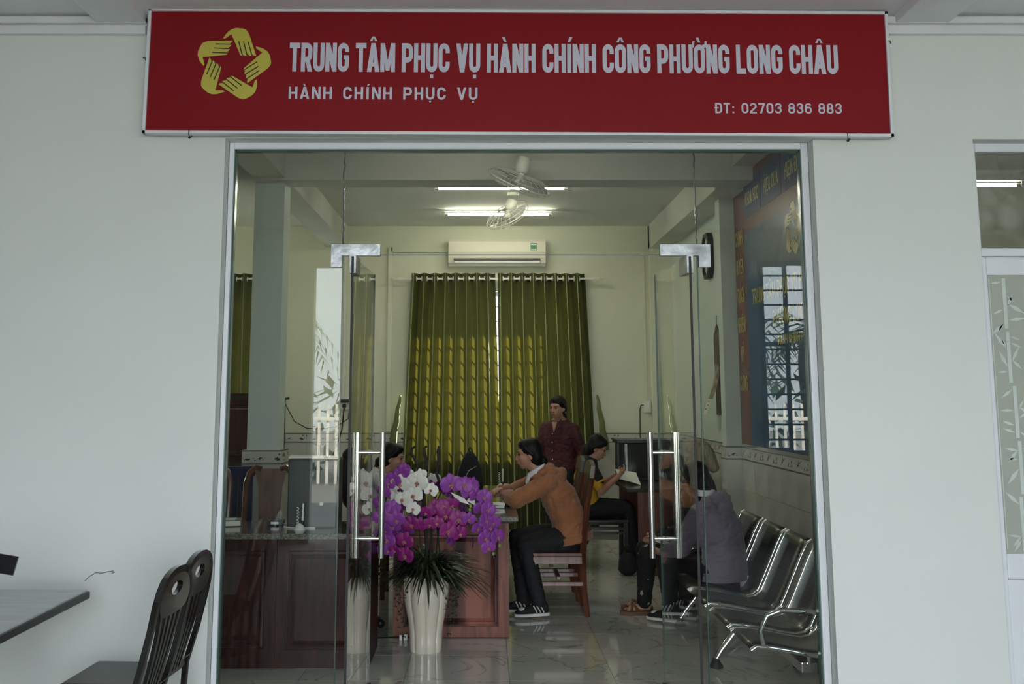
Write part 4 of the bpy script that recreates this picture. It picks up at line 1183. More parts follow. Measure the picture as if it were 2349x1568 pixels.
for y0, y1 in seats:
    for y in (y0 + .06, y1 - .06):
        MB().tube([(1.60, y, .30), (1.60, y, .352)], .012, 6).build('seat_post', steel, bh)
for yl in (6.68, 7.85):
    MB().tube([(1.60, yl, .27), (1.52, yl, .22), (1.42, yl, .10), (1.385, yl, .045)], [.026, .024, .02, .018], 10).build('leg', chrome, bh, True)
    MB().tube([(1.60, yl, .27), (1.70, yl, .21), (1.84, yl, .10), (1.885, yl, .045)], [.026, .024, .02, .018], 10).build('leg', chrome, bh, True)
    for x in (1.385, 1.885): MB().lathe((x, yl, 0), [(.042, 0), (.042, .012), (.028, .03), (.018, .055)], 16).build('foot', rubber, bh, True)
for y in (5.425, 7.59):
    MB().tube([(1.36, y, .40), (1.345, y, .47), (1.38, y, .54), (1.45, y, .565), (1.58, y, .56), (1.68, y, .55), (1.73, y, .50), (1.715, y, .42), (1.68, y, .36)], .012, 10).build('arm_rest', chrome, bh, True)

# lobby table and black chairs
tb = thing('lobby_table', 'grey topped table with black edge at the left of the lobby', 'table', (-2.3, 4.3, 0))
MB().rbox(-2.95, -1.757, 3.72, 4.915, .742, .752, .002).build('table_top', tabletop, tb)
MB().rbox(-2.96, -1.747, 3.71, 4.925, .712, .743, .006).build('edge_band', tableedge, tb)
for x in (-2.0, -2.7):
    MB().rbox(x - .025, x + .025, 4.28, 4.34, .03, .713, .004).build('leg', tableedge, tb)
    MB().rbox(x - .03, x + .03, 3.9, 4.75, .0, .03, .004).build('foot', tableedge, tb)
MB().rbox(-1.86, -1.80, 4.50, 4.62, .694, .713, .004).build('hinge_block', blackpl, tb)
glossblack = mat('gloss_black_chair', (.012, .010, .009), .16, var=.2, coat=.8)
def lobby_chair(label):
    # local: faces -X, back plane at x ~ +.2
    t = thing('lobby_chair', label, 'chair', (0, 0, 0), 0, 'black lobby chairs')
    W = .185
    def bx_(z): return .17 + max(0, z - .42) * .20 + .02 * math.sin(max(0, z - .42) * 5)
    path = [(-W, z) for z in (.0, .25, .45, .60, .74, .79)] + [(-W * .98, .83), (-W * .90, .87), (-W * .76, .90), (-W * .56, .92), (-W * .3, .933), (0, .937)]
    path = path + [(-a, z) for a, z in path[::-1][1:]]
    fr = MB()
    rg = []
    for i, (y, z) in enumerate(path):
        a = V(path[max(0, i - 1)]); b = V(path[min(len(path) - 1, i + 1)]); d = (b - a).normalized(); n_ = V((-d.y, d.x))
        x = bx_(z)
        rg.append([(x - .011, y + n_.x * .013, z + n_.y * .013), (x + .011, y + n_.x * .013, z + n_.y * .013), (x + .011, y - n_.x * .013, z - n_.y * .013), (x - .011, y - n_.x * .013, z - n_.y * .013)])
    fr.rings(rg); fr.build('back_frame', glossblack, t, True)
    # head panel with hand hole
    n = 24; out_, in_ = [], []
    for k in range(n):
        a = 2 * math.pi * k / n
        ca_, sa_ = math.cos(a), math.sin(a)
        q = 1 / max(abs(ca_) ** 4 + abs(sa_) ** 4, 1e-6) ** .25
        oy, oz = ca_ * q * .165, .855 + sa_ * q * (.07 if sa_ > 0 else .085)
        if sa_ > 0.1: oy *= 1 - .22 * sa_
        out_.append((oy, oz)); in_.append((ca_ * .062, .868 + sa_ * .026))
    hp = MB(); th = .011
    hp.rings([[(bx_(z) - th, y, z) for y, z in out_], [(bx_(z) + th, y, z) for y, z in out_], [(bx_(z) + th, y, z) for y, z in in_], [(bx_(z) - th, y, z) for y, z in in_]], False, True)
    hp.build('head_panel', glossblack, t)
    for yy, k in ((-.095, -1), (-.045, -.4), (0, 0), (.045, .4), (.095, 1)):
        sl = MB(); rg = []
        for q in range(9):
            z = .46 + .34 * q / 8.
            wv = .007 + .006 * math.sin(q * math.pi / 8) if k else .012
            y = yy * (.75 + .5 * (q / 8.) ** 2)
            x = bx_(z)
            rg.append([(x - .007, y - wv, z), (x + .007, y - wv, z), (x + .007, y + wv, z), (x - .007, y + wv, z)])
        sl.rings(rg); sl.build('back_slat', glossblack, t)
    MB().rbox(.15, .185, -.17, .17, .445, .48, .004).build('back_rail', glossblack, t)
    MB().rbox(-.215, .165, -.195, .195, .425, .452, .012).build('seat', mat('seat_grey', (.055, .055, .058), .35) if 'seat_grey' not in MATS else MATS['seat_grey'], t)
    for sy in (-1, 1):
        MB().rbox(-.205, -.17, sy * .175 - .018, sy * .175 + .018, 0, .425, .004).build('leg', glossblack, t)
        MB().rbox(-.17, .16, sy * .175 - .01, sy * .175 + .01, .2, .225, .003).build('stretcher', glossblack, t)
    return t
lch = lobby_chair('nearer black lobby chair with slotted back and hand hole')
place(lch, (-1.47, 4.30, 0), R(-3))
dup(lch, (-1.49, 4.71, 0), R(-3), 'farther black lobby chair, nearest the door frame')

# ================================================================ DESK THINGS
def pen_stand(x, y, z, label, hgt=.14):
    t = thing('pen_stand', label, 'pen holder', (x, y, z), 0, 'chained desk pens')
    MB().lathe((x, y, z), [(.036, 0), (.036, .006), (.03, .012), (.022, .03), (.008, .04)], 18).build('base', whitepl, t, True)
    MB().cyl((x + .016, y, z + .03), (x + .018, y, z + .055), .010).build('socket', blackpl, t, True)
    MB().cyl((x + .018, y, z + .055), (x + .020, y, z + hgt), .007, 10).ell((x + .02, y, z + hgt), (.007, .007, .009)).build('pen', whitepl, t, True)
    cpts = [(x - .012 + .008 * math.cos(a * 1.9) - .00 * a, y + .008 * math.sin(a * 1.9), z + .03 + a * .0058) for a in range(0, 19)]
    MB().tube(cpts, .003, 5).build('coiled_cord', whitepl, t, True)
pen_stand(-1.14, 6.80, .782, 'white chained pen stand on the left granite counter', .15)
pen_stand(.15, 9.72, .79, 'white chained pen stand on the far end of the desk', .16)
bk_ = thing('book_stack', 'dark book and papers at the left end of the counter', 'books', (-1.66, 6.98, .782))
MB().obox((-1.66, 7.02, .802), .11, .08, .018, Matrix.Rotation(.2, 3, 'Z')).build('book', blackpl, bk_)
MB().obox((-1.66, 7.015, .802), .105, .083, .014, Matrix.Rotation(.2, 3, 'Z')).build('page_block', paper, bk_)
MB().obox((-1.67, 7.0, .823), .09, .06, .002, Matrix.Rotation(.1, 3, 'Z')).build('loose_sheet', mat('pale_green_paper', (.45, .58, .52), .6), bk_)
sc_ = thing('card_scanner', 'small dark blue card reader on the left counter', 'card reader', (-1.33, 7.02, .782))
MB().rbox(-1.375, -1.275, 6.99, 7.06, .782, .818, .006).build('case', mat('navy_plastic', (.02, .03, .07), .3), sc_)
MB().box(-1.355, -1.305, 6.987, 6.991, .792, .808).build('label', paper, sc_)
MB().tube([(-1.3, 7.06, .80), (-1.265, 7.0, .79), (-1.255, 6.90, .787), (-1.20, 6.86, .787), (-1.05, 6.85, .787)], .005, 6).build('cable', whitepl, sc_, True)
pc = thing('computer_tower', 'dark grey computer case standing on the left counter', 'computer', (-1.1, 6.93, .782))
MB().rbox(-1.235, -.93, 6.88, 7.2, .782, 1.205, .01).build('case', greypl, pc)
MB().cyl((-1.02, 6.878, .93), (-1.02, 6.881, .93), .012, 16).build('badge', steel, pc)
MB().box(-1.225, -.94, 6.877, 6.8795, 1.14, 1.145).build('front_seam', blackpl, pc)
cup = MB().lathe((-1.03, 6.95, 1.205), [(.03, 0), (.036, .08), (.034, .08), (.028, .004)], 18)
tag(cup.build('glass_cup', plainglass, None, True), 'clear glass cup on top of the computer case', 'cup')
pp = MB().obox((-1.14, 7.03, 1.2125), .11, .09, .006, Matrix.Rotation(.1, 3, 'Z')); tag(pp.build('paper_stack', paper), 'white papers lying on top of the computer case', 'papers')
mo = thing('monitor', 'black computer monitor beside the left glass door handle', 'monitor', (-.80, 7.05, .782))
MB().obox((-.815, 7.06, 1.03), .06, .012, .17, Matrix.Rotation(R(-12), 3, 'Z')).build('screen_back', blackpl, mo)
MB().rbox(-.83, -.80, 7.07, 7.11, .79, .95, .004).build('stand', blackpl, mo); MB().lathe((-.815, 7.09, .782), [(.085, 0), (.085, .008), (.02, .015)], 18).build('base', blackpl, mo)
oc = thing('office_chair', 'black office chair headrest behind the left counter', 'office chair', (-.86, 7.95, 0))
MB().ell((-.96, 7.95, 1.0), (.10, .05, .22)).build('backrest', blackpl, oc, True); MB().ell((-.96, 7.95, 1.17), (.075, .04, .06)).build('headrest', blackpl, oc, True)
MB().rbox(-1.18, -.74, 7.55, 7.98, .44, .51, .03).build('seat', blackpl, oc); MB().cyl((-.96, 7.77, .08), (-.96, 7.77, .45), .03).cyl((-.96, 7.95, .45), (-.96, 7.97, .85), .02).build('post', blackpl, oc)
for k in range(5):
    a = k * 1.2566
    MB().tube([(-.96, 7.77, .09), (-.96 + .24 * math.cos(a), 7.77 + .24 * math.sin(a), .06)], .018, 6).ell((-.96 + .24 * math.cos(a), 7.77 + .24 * math.sin(a), .03), (.03, .03, .03), None, 10, 6).build('castor_arm', blackpl, oc)
bg = thing('backpack', 'upright black bag on the desk behind the orchids', 'bag', (-.12, 9.5, .79))
remesh(MB().rings([[(-.12 + a * w_, 9.5 + b * d_, z) for a, b in ((-1, -1), (0, -1.15), (1, -1), (1.1, 0), (1, 1), (0, 1.15), (-1, 1), (-1.1, 0))] for w_, d_, z in ((.10, .06, .79), (.11, .07, .86), (.095, .06, .97), (.055, .045, 1.07), (.02, .025, 1.12))]), 'bag_body', blackc, bg, .008, 4)
MB().tube([(-.17, 9.42, .88), (-.13, 9.41, .96), (-.06, 9.42, 1.0)], .005, 6).build('strap', steel, bg, True)
MB().tube([(-.12, 9.5, 1.11), (-.135, 9.5, 1.14), (-.12, 9.5, 1.155), (-.10, 9.5, 1.13), (-.11, 9.5, 1.1)], .006, 6).build('loop_handle', blackc, bg, True)
sn = thing('stapler', 'small white stapler on the granite desk edge by the orange sleeve', 'stapler', (.10, 8.0, .79))
MB().obox((.10, 8.0, .80), .05, .015, .008, None, .004).build('lower_arm', whitepl, sn); MB().obox((.11, 8.0, .82), .045, .012, .010, Matrix.Rotation(.1, 3, 'Y'), .004).build('upper_arm', whitepl, sn)
ks = thing('display_case', 'dark glass display case with steel frame on the right desk', 'display case', (1.66, 11.0, .765))
MB().rbox(1.36, 1.98, 10.92, 11.30, .79, 1.13, .004).build('dark_glass', mat('dark_glass', (.03, .032, .03), .08, coat=.5), ks)
MB().rbox(1.335, 2.0, 10.90, 11.32, 1.13, 1.165, .006).build('top_frame', greypl, ks); MB().rbox(1.335, 2.0, 10.90, 11.32, .766, .79, .006).build('bottom_frame', blackpl, ks)
for x in (1.345, 1.985): MB().rbox(x - .012, x + .012, 10.90, 10.93, .79, 1.13, .003).build('post', greypl, ks)
MB().rbox(1.415, 1.437, 10.895, 10.918, .80, 1.125, .003).build('steel_post', steel, ks)
lb2 = thing('handbag', 'black bag on the floor under the right desk', 'bag', (1.33, 9.9, 0))
remesh(MB().ell((1.30, 9.99, .10), (.085, .07, .11)).ell((1.30, 9.99, .06), (.09, .075, .06)), 'bag_body', blackc, lb2, .01, 3)
MB().tube([(1.26, 9.99, .18), (1.27, 9.98, .25), (1.32, 9.98, .26), (1.35, 9.99, .18)], .008, 6).build('handle', blackc, lb2, True)
pw_ = thing('power_strip', 'white power plug and lead on the floor beside the orchid pot', 'power lead', (-.52, 7.4, 0))
MB().rbox(-.53, -.505, 7.38, 7.41, 0, .04, .004).rbox(-.56, -.54, 7.38, 7.41, 0, .035, .004).build('plug', whitepl, pw_)
MB().tube([(-.505, 7.4, .02), (-.45, 7.42, .01), (-.40, 7.44, .012)], .005, 6).tube([(-.56, 7.4, .02), (-.70, 7.42, .01), (-.8, 7.45, .01)], .005, 6).build('lead', blackpl, pw_, True)

# ================================================================ ORCHID ARRANGEMENT
PXc, PYc = -.368, 7.10
oa = thing('potted_orchids', 'cream fluted pot of white, purple and magenta orchids with grass leaves', 'orchid', (PXc, PYc, 0))
prof = [(.100, 0), (.103, .01), (.106, .06), (.108, .12), (.116, .18), (.131, .25), (.144, .32), (.1495, .38), (.150, .42), (.148, .462), (.138, .462), (.135, .43)]
NF = 8; pr = MB(); rg = []
for r0, z in prof:
    ring = []
    for j in range(192):
        a = 2 * math.pi * j / 192 + .2
        lob = abs(math.sin(NF * (a) / 2.0))
        rr = r0 * (.87 + .135 * lob ** .42)
        dz = .012 * lob if z > .4 else 0
        ring.append((PXc + rr * math.cos(a), PYc + rr * math.sin(a), z + dz))
    rg.append(ring)
pr.rings(rg); pr.build('pot', ceramic, oa, True)
MB().lathe((PXc, PYc, .43), [(.13, 0), (.13, .012), (.02, .02)], 20).build('soil', bark, oa)
gl = MB(); r_ = random.Random(11)
for k in range(430):
    a = r_.uniform(0, 2 * math.pi); L = r_.uniform(.20, .38); el = r_.uniform(.45, 1.5); w0 = r_.uniform(.007, .0125)
    b = V((PXc + r_.uniform(0, .07) * math.cos(a), PYc + r_.uniform(0, .07) * math.sin(a), .45))
    d = V((math.cos(a), math.sin(a), 0)); sd = V((-math.sin(a), math.cos(a), 0))
    drop = r_.uniform(.7, 1.35)
    o0 = len(gl.v)
    for s_ in range(7):
        q = s_ / 6.
        p = b + d * (L * q * math.cos(el) * 1.1 + .10 * q * q) + V((0, 0, L * (math.sin(el) * q * 1.25 - drop * q * q * .9)))
        ww = w0 * (1 - q ** 2.5) + .0006
        gl.v += [p - sd * ww, p + sd * ww + V((0, 0, .002))]
    for s_ in range(6):
        gl.face(o0 + 2 * s_, o0 + 2 * s_ + 1, o0 + 2 * s_ + 3, o0 + 2 * s_ + 2)
tag(gl.build('grass_leaves', leafm, oa), None, None, None, 'stuff')
iv = MB(); r_ = random.Random(5)
for k in range(16):
    a = r_.choice([r_.uniform(2.7, 4.0), r_.uniform(-.8, .7)])
    b = V((PXc + .15 * math.cos(a), PYc + .15 * math.sin(a), .45)); L = r_.uniform(.08, .36)
    pts = []
    for s_ in range(7):
        q = s_ / 6.
        rr = .15 + .02 + .03 * math.sin(q * 3) + .01 * math.sin(q * 9 + k) - .03 * max(0, L * q - .15)
        pts.append(V((PXc + rr * math.cos(a + .15 * math.sin(q * 4 + k)), PYc + rr * math.sin(a + .15 * math.sin(q * 4 + k)), .47 - L * q)))
    iv.tube(pts, .0011, 4)
    for p in pts[1:]:
        for m_ in range(5):
            d = V((r_.uniform(-1, 1), r_.uniform(-1, .3), r_.uniform(-1, .4))).normalized() * r_.uniform(.012, .024); u_, w_ = perp(d)
            iv.poly([p, p + d * .5 + u_ * .007, p + d, p + d * .5 - u_ * .007])
tag(iv.build('ivy_vines', ivym, oa), None, None, None, 'stuff')
# blossoms: five tepals on one mesh, the lip a sub-part
def blossom_mesh(kind, m, seed):
    r_ = random.Random(seed); mb = MB()
    def tepal(ang, L, W, cup, rnd_):
        d = V((math.cos(ang), 0, math.sin(ang))); s_ = V((-math.sin(ang), 0, math.cos(ang)))
        def fn(u, v):
            b = (v - .5) * 2
            ww = W * (math.sin(math.pi * min(1, u * rnd_ + .06)) ** .55 if u < 1 else .0) * (1 if u < .98 else .15)
            y = -cup * u * u + .18 * W * b * b - .05 * L * math.sin(u * 3.1)
            return d * L * u + s_ * ww * b + V((0, y, 0))
        mb.grid(fn, 6, 4)
    for ang in (90, 215, 325): tepal(R(ang + r_.uniform(-6, 6)), .98, .34, -.08, .93)
    for ang in (12, 168): tepal(R(ang + r_.uniform(-6, 6)), 1.0, .62, .12, .90)
    me = mb.mesh(None, 'orchid_blossom'); me.materials.append(m)
    me.polygons.foreach_set('use_smooth', [True] * len(me.polygons)); return me
def lip_mesh(m):
    mb = MB().ell((0, -.16, -.02), (.10, .13, .10), None, 10, 6).ell((-.12, -.12, -.12), (.09, .06, .12), None, 8, 6).ell((.12, -.12, -.12), (.09, .06, .12), None, 8, 6).ell((0, -.2, -.26), (.08, .07, .14), None, 8, 6)
    me = mb.mesh(None, 'lip'); me.materials.append(m); me.polygons.foreach_set('use_smooth', [True] * len(me.polygons)); return me
BM = {'w': [blossom_mesh('w', petw, k) for k in range(2)], 'p': [blossom_mesh('p', petp, k) for k in range(3)], 'm': [blossom_mesh('m', petm, k) for k in range(3)]}
LM = lip_mesh(lipo)
FL = [('w', -.535, 1.044, .066), ('w', -.424, 1.056, .074), ('w', -.455, .972, .070), ('w', -.520, .945, .060), ('w', -.450, .890, .050), ('w', -.492, 1.094, .052), ('w', -.338, 1.006, .050), ('w', -.405, 1.100, .046),
 ('p', -.210, 1.041, .075), ('p', -.125, 1.036, .062), ('p', -.076, 1.035, .055), ('p', -.046, .968, .056), ('p', .003, .963, .055), ('p', -.017, .887, .058), ('p', .029, .881, .056), ('p', .014, .814, .058), ('p', .040, .768, .058), ('p', .012, .703, .060), ('p', .087, .712, .060), ('p', .029, .645, .052), ('p', -.095, .826, .048), ('p', -.037, .762, .050), ('p', .064, .800, .052), ('p', -.098, .990, .055),
 ('m', -.300, .896, .060), ('m', -.240, .844, .070), ('m', -.162, .826, .064), ('m', -.226, .754, .064), ('m', -.153, .733, .056), ('m', -.463, .791, .060), ('m', -.417, .786, .054), ('m', -.504, .690, .064), ('m', -.498, .600, .062), ('m', -.205, .911, .054), ('m', -.345, .791, .052), ('m', -.368, .864, .050), ('m', -.263, .911, .050), ('m', -.564, .631, .045), ('m', -.30, .80, .05),
 ('p', -.608, .858, .064), ('p', -.585, .892, .060), ('p', -.585, .776, .062), ('p', -.556, .820, .062), ('p', -.631, .753, .060), ('p', -.614, .695, .062), ('p', -.608, .628, .050), ('p', -.64, .63, .046), ('p', -.614, 1.047, .055), ('p', -.577, 1.070, .058), ('p', -.527, 1.108, .058), ('p', -.637, .995, .052), ('p', -.513, 1.134, .046), ('p', -.548, 1.093, .052), ('p', -.66, .84, .055), ('p', -.67, .92, .05)]
r_ = random.Random(21)
for i, (k, x, z, s_) in enumerate(FL):
    dy = -.06 - .05 * math.cos((x - PXc) * 3.2) + r_.uniform(-.025, .03)
    me = BM[k][i % len(BM[k])]
    o = bpy.data.objects.new('orchid_blossom', me); COL.objects.link(o); o.parent = oa
    o.location = (x - PXc, dy, z); o.scale = (s_,) * 3
    o.rotation_euler = (r_.uniform(-.15, .45), r_.uniform(-.35, .35), (x - PXc) * 1.1 + r_.uniform(-.25, .25))
    l = bpy.data.objects.new('lip', LM); COL.objects.link(l); l.parent = o
# hidden back blossoms give the bunch depth
for i in range(34):
    k = r_.choice('pppmw'); a = r_.uniform(0, math.pi); rr = r_.uniform(.12, .30)
    x = rr * math.cos(a) * 1.05; y = rr * math.sin(a) * .7 + .02; z = r_.uniform(.72, 1.06) - abs(x) * .35
    o = bpy.data.objects.new('orchid_blossom', BM[k][i % len(BM[k])]); COL.objects.link(o); o.parent = oa
    o.location = (x, y, z); s_ = r_.uniform(.045, .06); o.scale = (s_,) * 3
    o.rotation_euler = (r_.uniform(-.2, .4), r_.uniform(-.4, .4), math.pi / 2 + a + r_.uniform(-.5, .5))
    l = bpy.data.objects.new('lip', LM); COL.objects.link(l); l.parent = o
for pts in ([(-.30, .03, .46), (-.28, .0, .8), (-.26, 0, 1.0), (-.16, -.04, 1.06)], [(.1, 0, .46), (.05, 0, .9), (.13, -.03, 1.06), (.28, -.05, 1.02), (.38, -.06, .88), (.41, -.06, .70)], [(-.02, 0, .46), (-.06, .0, .85), (-.1, -.03, 1.08), (-.16, -.06, 1.0)], [(-.05, 0, .46), (-.15, 0, .8), (-.22, -.03, .92), (-.25, -.06, .7)], [(.05, 0, .46), (.08, -.02, .8), (.13, -.06, .92), (.18, -.08, .76)]):
    MB().tube([(PXc + a, PYc + b, c) for a, b, c in pts], .005, 6).build('flower_stem', leafm, oa, True)
for x, z in ((-.485, .878), (-.452, .86), (-.473, .66), (-.50, .585), (-.085, .905), (-.09, .88), (.10, .66), (.06, .61)):
    MB().ell((x, PYc - .10, z), (.010, .010, .013), None, 8, 6).build('flower_bud', budm, oa, True)
for x0, pts in ((-.45, [(-.36, .50), (-.40, .95), (-.425, 1.12), (-.45, 1.19), (-.475, 1.225), (-.468, 1.26), (-.447, 1.272)]), (-.4, [(-.36, .50), (-.385, .95), (-.388, 1.10), (-.375, 1.17), (-.388, 1.23), (-.39, 1.262), (-.374, 1.275)]), (-.3, [(-.35, .50), (-.33, .92), (-.285, 1.03), (-.31, 1.10), (-.295, 1.18), (-.302, 1.24), (-.292, 1.275)])):
    MB().tube([(x, PYc + .02, z) for x, z in pts], [.008, .008, .009, .010, .010, .009, .008], 8).build('twisted_branch', bark, oa, True)
for pts in ([(-.215, .985), (-.13, .95), (-.09, .905), (-.17, .93)], [(-.11, .93), (-.06, .99), (-.055, .90)], [(-.60, 1.0), (-.555, .97), (-.56, .90), (-.60, .89)], [(-.25, 1.06), (-.20, 1.075), (-.23, 1.01)]):
    MB().prism([(x, PYc - .035, z) for x, z in pts], (0, .004, 0)).build('cream_ribbon', paper, oa)
# gourd-shaped black ornament hanging at the right spray
MB().ell((.064, PYc - .07, .585), (.016, .016, .014)).build('hanging_bead', blackpl, oa, True)

# ================================================================ PEOPLE
def basis(f, up=(0, 0, 1)):
    f = V(f).normalized(); l = V(up).cross(f).normalized(); u = f.cross(l).normalized()
    return f, l, u
def hand(mb, wr, d, pn, side, curl=.5, sc=1.0, spread=.18):
    """palm + four fingers of unequal length + thumb leaving the side of the palm"""
    wr = V(wr); d = V(d).normalized(); pn = V(pn); pn = (pn - d * pn.dot(d)).normalized(); s_ = d.cross(pn).normalized() * side
    P = lambda a, b, c: wr + (d * a + s_ * b + pn * c) * sc
    mb.rings([[P(a, w_ * math.cos(t) , h_ * math.sin(t)) for t in [2 * math.pi * k / 12 for k in range(12)]] for a, w_, h_ in ((-.01, .024, .019), (.02, .030, .018), (.05, .038, .016), (.078, .040, .014), (.088, .036, .011))])
    for b, L, r_ in ((.029, .068, .0088), (.010, .076, .0092), (-.010, .070, .0088), (-.028, .054, .0078)):
        p = P(.078, b, 0); ang = 0
        dd = (d + s_ * b * spread * 8).normalized()
        for k, fr in enumerate((.46, .31, .23)):
            ang += curl * (.55 if k == 0 else .8)
            q = p + (dd * math.cos(ang) + pn * math.sin(ang)) * L * fr * sc
            mb.caps(p, r_ * (1 - .08 * k) * sc, q, r_ * (.93 - .08 * k) * sc, 8); p = q
    p = P(.022, .026, .004); q = P(.055, .052, .012 + .012 * curl); e = P(.082, .052 - .01 * curl, .02 + .022 * curl)
    mb.caps(p, .0125 * sc, q, .0105 * sc, 8); mb.caps(q, .0105 * sc, e, .0085 * sc, 8)
def head(root, mb, hc, f, hairmat, style, skinmat, up=(0, 0, 1)):
    f, l, u = basis(f, up); hc = V(hc)
    M = Matrix((l, f, u)).transposed()
    P = lambda a, b, c: hc + l * a + f * b + u * c
    mb.ell(P(0, -.010, .028), (.072, .090, .082), M); mb.ell(P(0, .022, -.025), (.060, .068, .080), M)
    mb.ell(P(0, .048, -.080), (.032, .032, .026), M); mb.ell(P(0, .015, -.062), (.050, .055, .040), M)
    for s_ in (-1, 1):
        mb.ell(P(s_ * .034, .062, -.018), (.022, .022, .022), M); mb.caps(P(s_ * .012, .083, .026), .009, P(s_ * .044, .066, .026), .009, 8)
        mb.ell(P(s_ * .070, -.008, -.012), (.010, .018, .030), M)
    mb.caps(P(0, .086, .012), .008, P(0, .100, -.026), .0125, 8); mb.ell(P(0, .092, -.031), (.017, .012, .009), M)
    mb.ell(P(0, .080, -.058), (.024, .016, .013), M)
    for s_ in (-1, 1):
        MB().ell(P(s_ * .031, .0795, .008), (.0155, .009, .0065), M, 10, 6).build('eye', eyem, root, True)
        MB().caps(P(s_ * .016, .0905, .027), .0028, P(s_ * .046, .0735, .028), .0022, 6).build('eyebrow', hairm, root, True)
    MB().ell(P(0, .0945, -.054), (.022, .006, .005), M, 10, 6).ell(P(0, .0935, -.063), (.019, .006, .0055), M, 10, 6).build('lips', lipm, root, True)
    h = MB()
    h.ell(P(0, -.020, .040), (.081, .095, .088), M); h.ell(P(0, -.046, -.012), (.078, .066, .082), M); h.ell(P(0, .022, .076), (.062, .060, .042), M)
    h.ell(P(0, -.050, -.062), (.056, .046, .05), M)
    for s_ in (-1, 1): h.caps(P(s_ * .060, .030, .062), .022, P(s_ * .069, -.022, .0), .020, 8)
    if style == 'bun':
        h.ell(P(0, -.10, -.055), (.042, .040, .042), M); h.caps(P(0, -.10, -.06), .034, P(0, -.125, -.12), .016, 10)
    if style == 'tail':
        h.ell(P(0, -.085, -.035), (.034, .03, .034), M)
        p = P(0, -.10, -.05); z = V((0, 0, -1))
        h.caps(p, .028, p - f * .02 + z * .12, .034, 10); h.caps(p - f * .02 + z * .12, .034, p - f * .015 + z * .27, .020, 10); h.caps(p - f * .015 + z * .27, .020, p + z * .34, .008, 8)
    if style == 'long':
        z = V((0, 0, -1))
        for a in (-.04, 0, .04):
            p = P(a, -.06, -.01)
            h.caps(p, .045, p - f * .045 + z * .16 + l * a * .5, .05, 10); h.caps(p - f * .045 + z * .16 + l * a * .5, .05, p - f * .085 + z * .32 + l * a * .3, .03, 10)
        for s_ in (-1, 1): h.caps(P(s_ * .068, .0, .02), .03, P(s_ * .072, .01, -.07), .028, 10)
    if style == 'bob':
        for s_ in (-1, 1): h.caps(P(s_ * .070, .0, .03), .032, P(s_ * .076, .005, -.095), .03, 10)
        for a in (-.045, 0, .045): h.caps(P(a, -.075, .02), .045, P(a * 1.1, -.085, -.10), .036, 10)
    remesh(h, 'hair', hairmat, root, .006, 14)
def limb(mb, pts, rs, flat=None):
    for i in range(len(pts) - 1): mb.caps(pts[i], rs[i], pts[i + 1], rs[i + 1], 14, flat)
def trunk(mb, spine, dims, left):
    """spine: centre points bottom to top; dims: (half width, half depth)"""
    sp_ = [V(p) for p in spine]; left = V(left); rg = []
    for i, p in enumerate(sp_):
        t = (sp_[min(i + 1, len(sp_) - 1)] - sp_[max(i - 1, 0)]).normalized()
        dv = left.cross(t).normalized()
        rg.append([p + left * dims[i][0] * math.copysign(abs(math.cos(a)) ** .8, math.cos(a)) + dv * dims[i][1] * math.copysign(abs(math.sin(a)) ** .8, math.sin(a)) for a in [2 * math.pi * k / 20 for k in range(20)]])
    mb.rings(rg)
def shoe(root, an, toe, m, sole, kind='sneaker'):
    an = V(an); d = V(toe); d = V((d.x, d.y, 0)).normalized(); s_ = V((-d.y, d.x, 0)); b = V((an.x, an.y, 0)); zb = max(0.0, an.z - .085)
    P = lambda a, c, z: b + d * a + s_ * c + V((0, 0, z + zb))
    if kind == 'sneaker':
        u = MB().rings([[P(a, w_ * math.cos(t), h0 + h_ * math.sin(t)) for t in [2 * math.pi * k / 14 for k in range(14)]] for a, w_, h0, h_ in ((-.065, .024, .05, .03), (-.05, .036, .055, .045), (.0, .039, .06, .05), (.06, .043, .045, .035), (.12, .044, .036, .026), (.165, .036, .030, .018), (.185, .018, .026, .010))])
        u.caps(P(-.015, 0, .08), .036, P(-.01, 0, .115), .036, 12)
        o = remesh(u, 'shoe', m, root, .006, 3)
        so_ = MB().rings([[P(a, c * w_, z) for c, z in ((-1, .004), (1, .004), (1.04, .024), (-1.04, .024))] for a, w_ in ((-.072, .022), (-.055, .037), (.0, .040), (.07, .045), (.13, .044), (.17, .034), (.19, .016))])
        so_.build('sole', sole, o, True)
        st_ = MB()
        for sg in (-1, 1):
            for k in range(3):
                a = -.01 + k * .026
                st_.tube([P(a - .012, sg * .0445, .03), P(a, sg * .043, .055), P(a + .014, sg * .034, .078)], .0045, 6)
        st_.build('side_stripe', sole, o, True)
        MB().ell(P(.13, 0, .048), (.03, .03, .018)).build('toe_cap', sole, o, True)
    else:
        so_ = MB().rings([[P(a, c * w_, z) for c, z in ((-1, .002), (1, .002), (1, .026), (-1, .026))] for a, w_ in ((-.06, .03), (-.03, .038), (.04, .038), (.10, .046), (.15, .044), (.18, .028))])
        o = so_.build('sandal_sole', sandal, root, True)
        MB().tube([P(.05, -.042, .03), P(.07, -.02, .062), P(.09, .01, .066), P(.10, .042, .034)], .011, 8).tube([P(.05, .042, .03), P(.07, .02, .062), P(.09, -.01, .066), P(.10, -.042, .034)], .011, 8).build('strap', sandal, o, True)
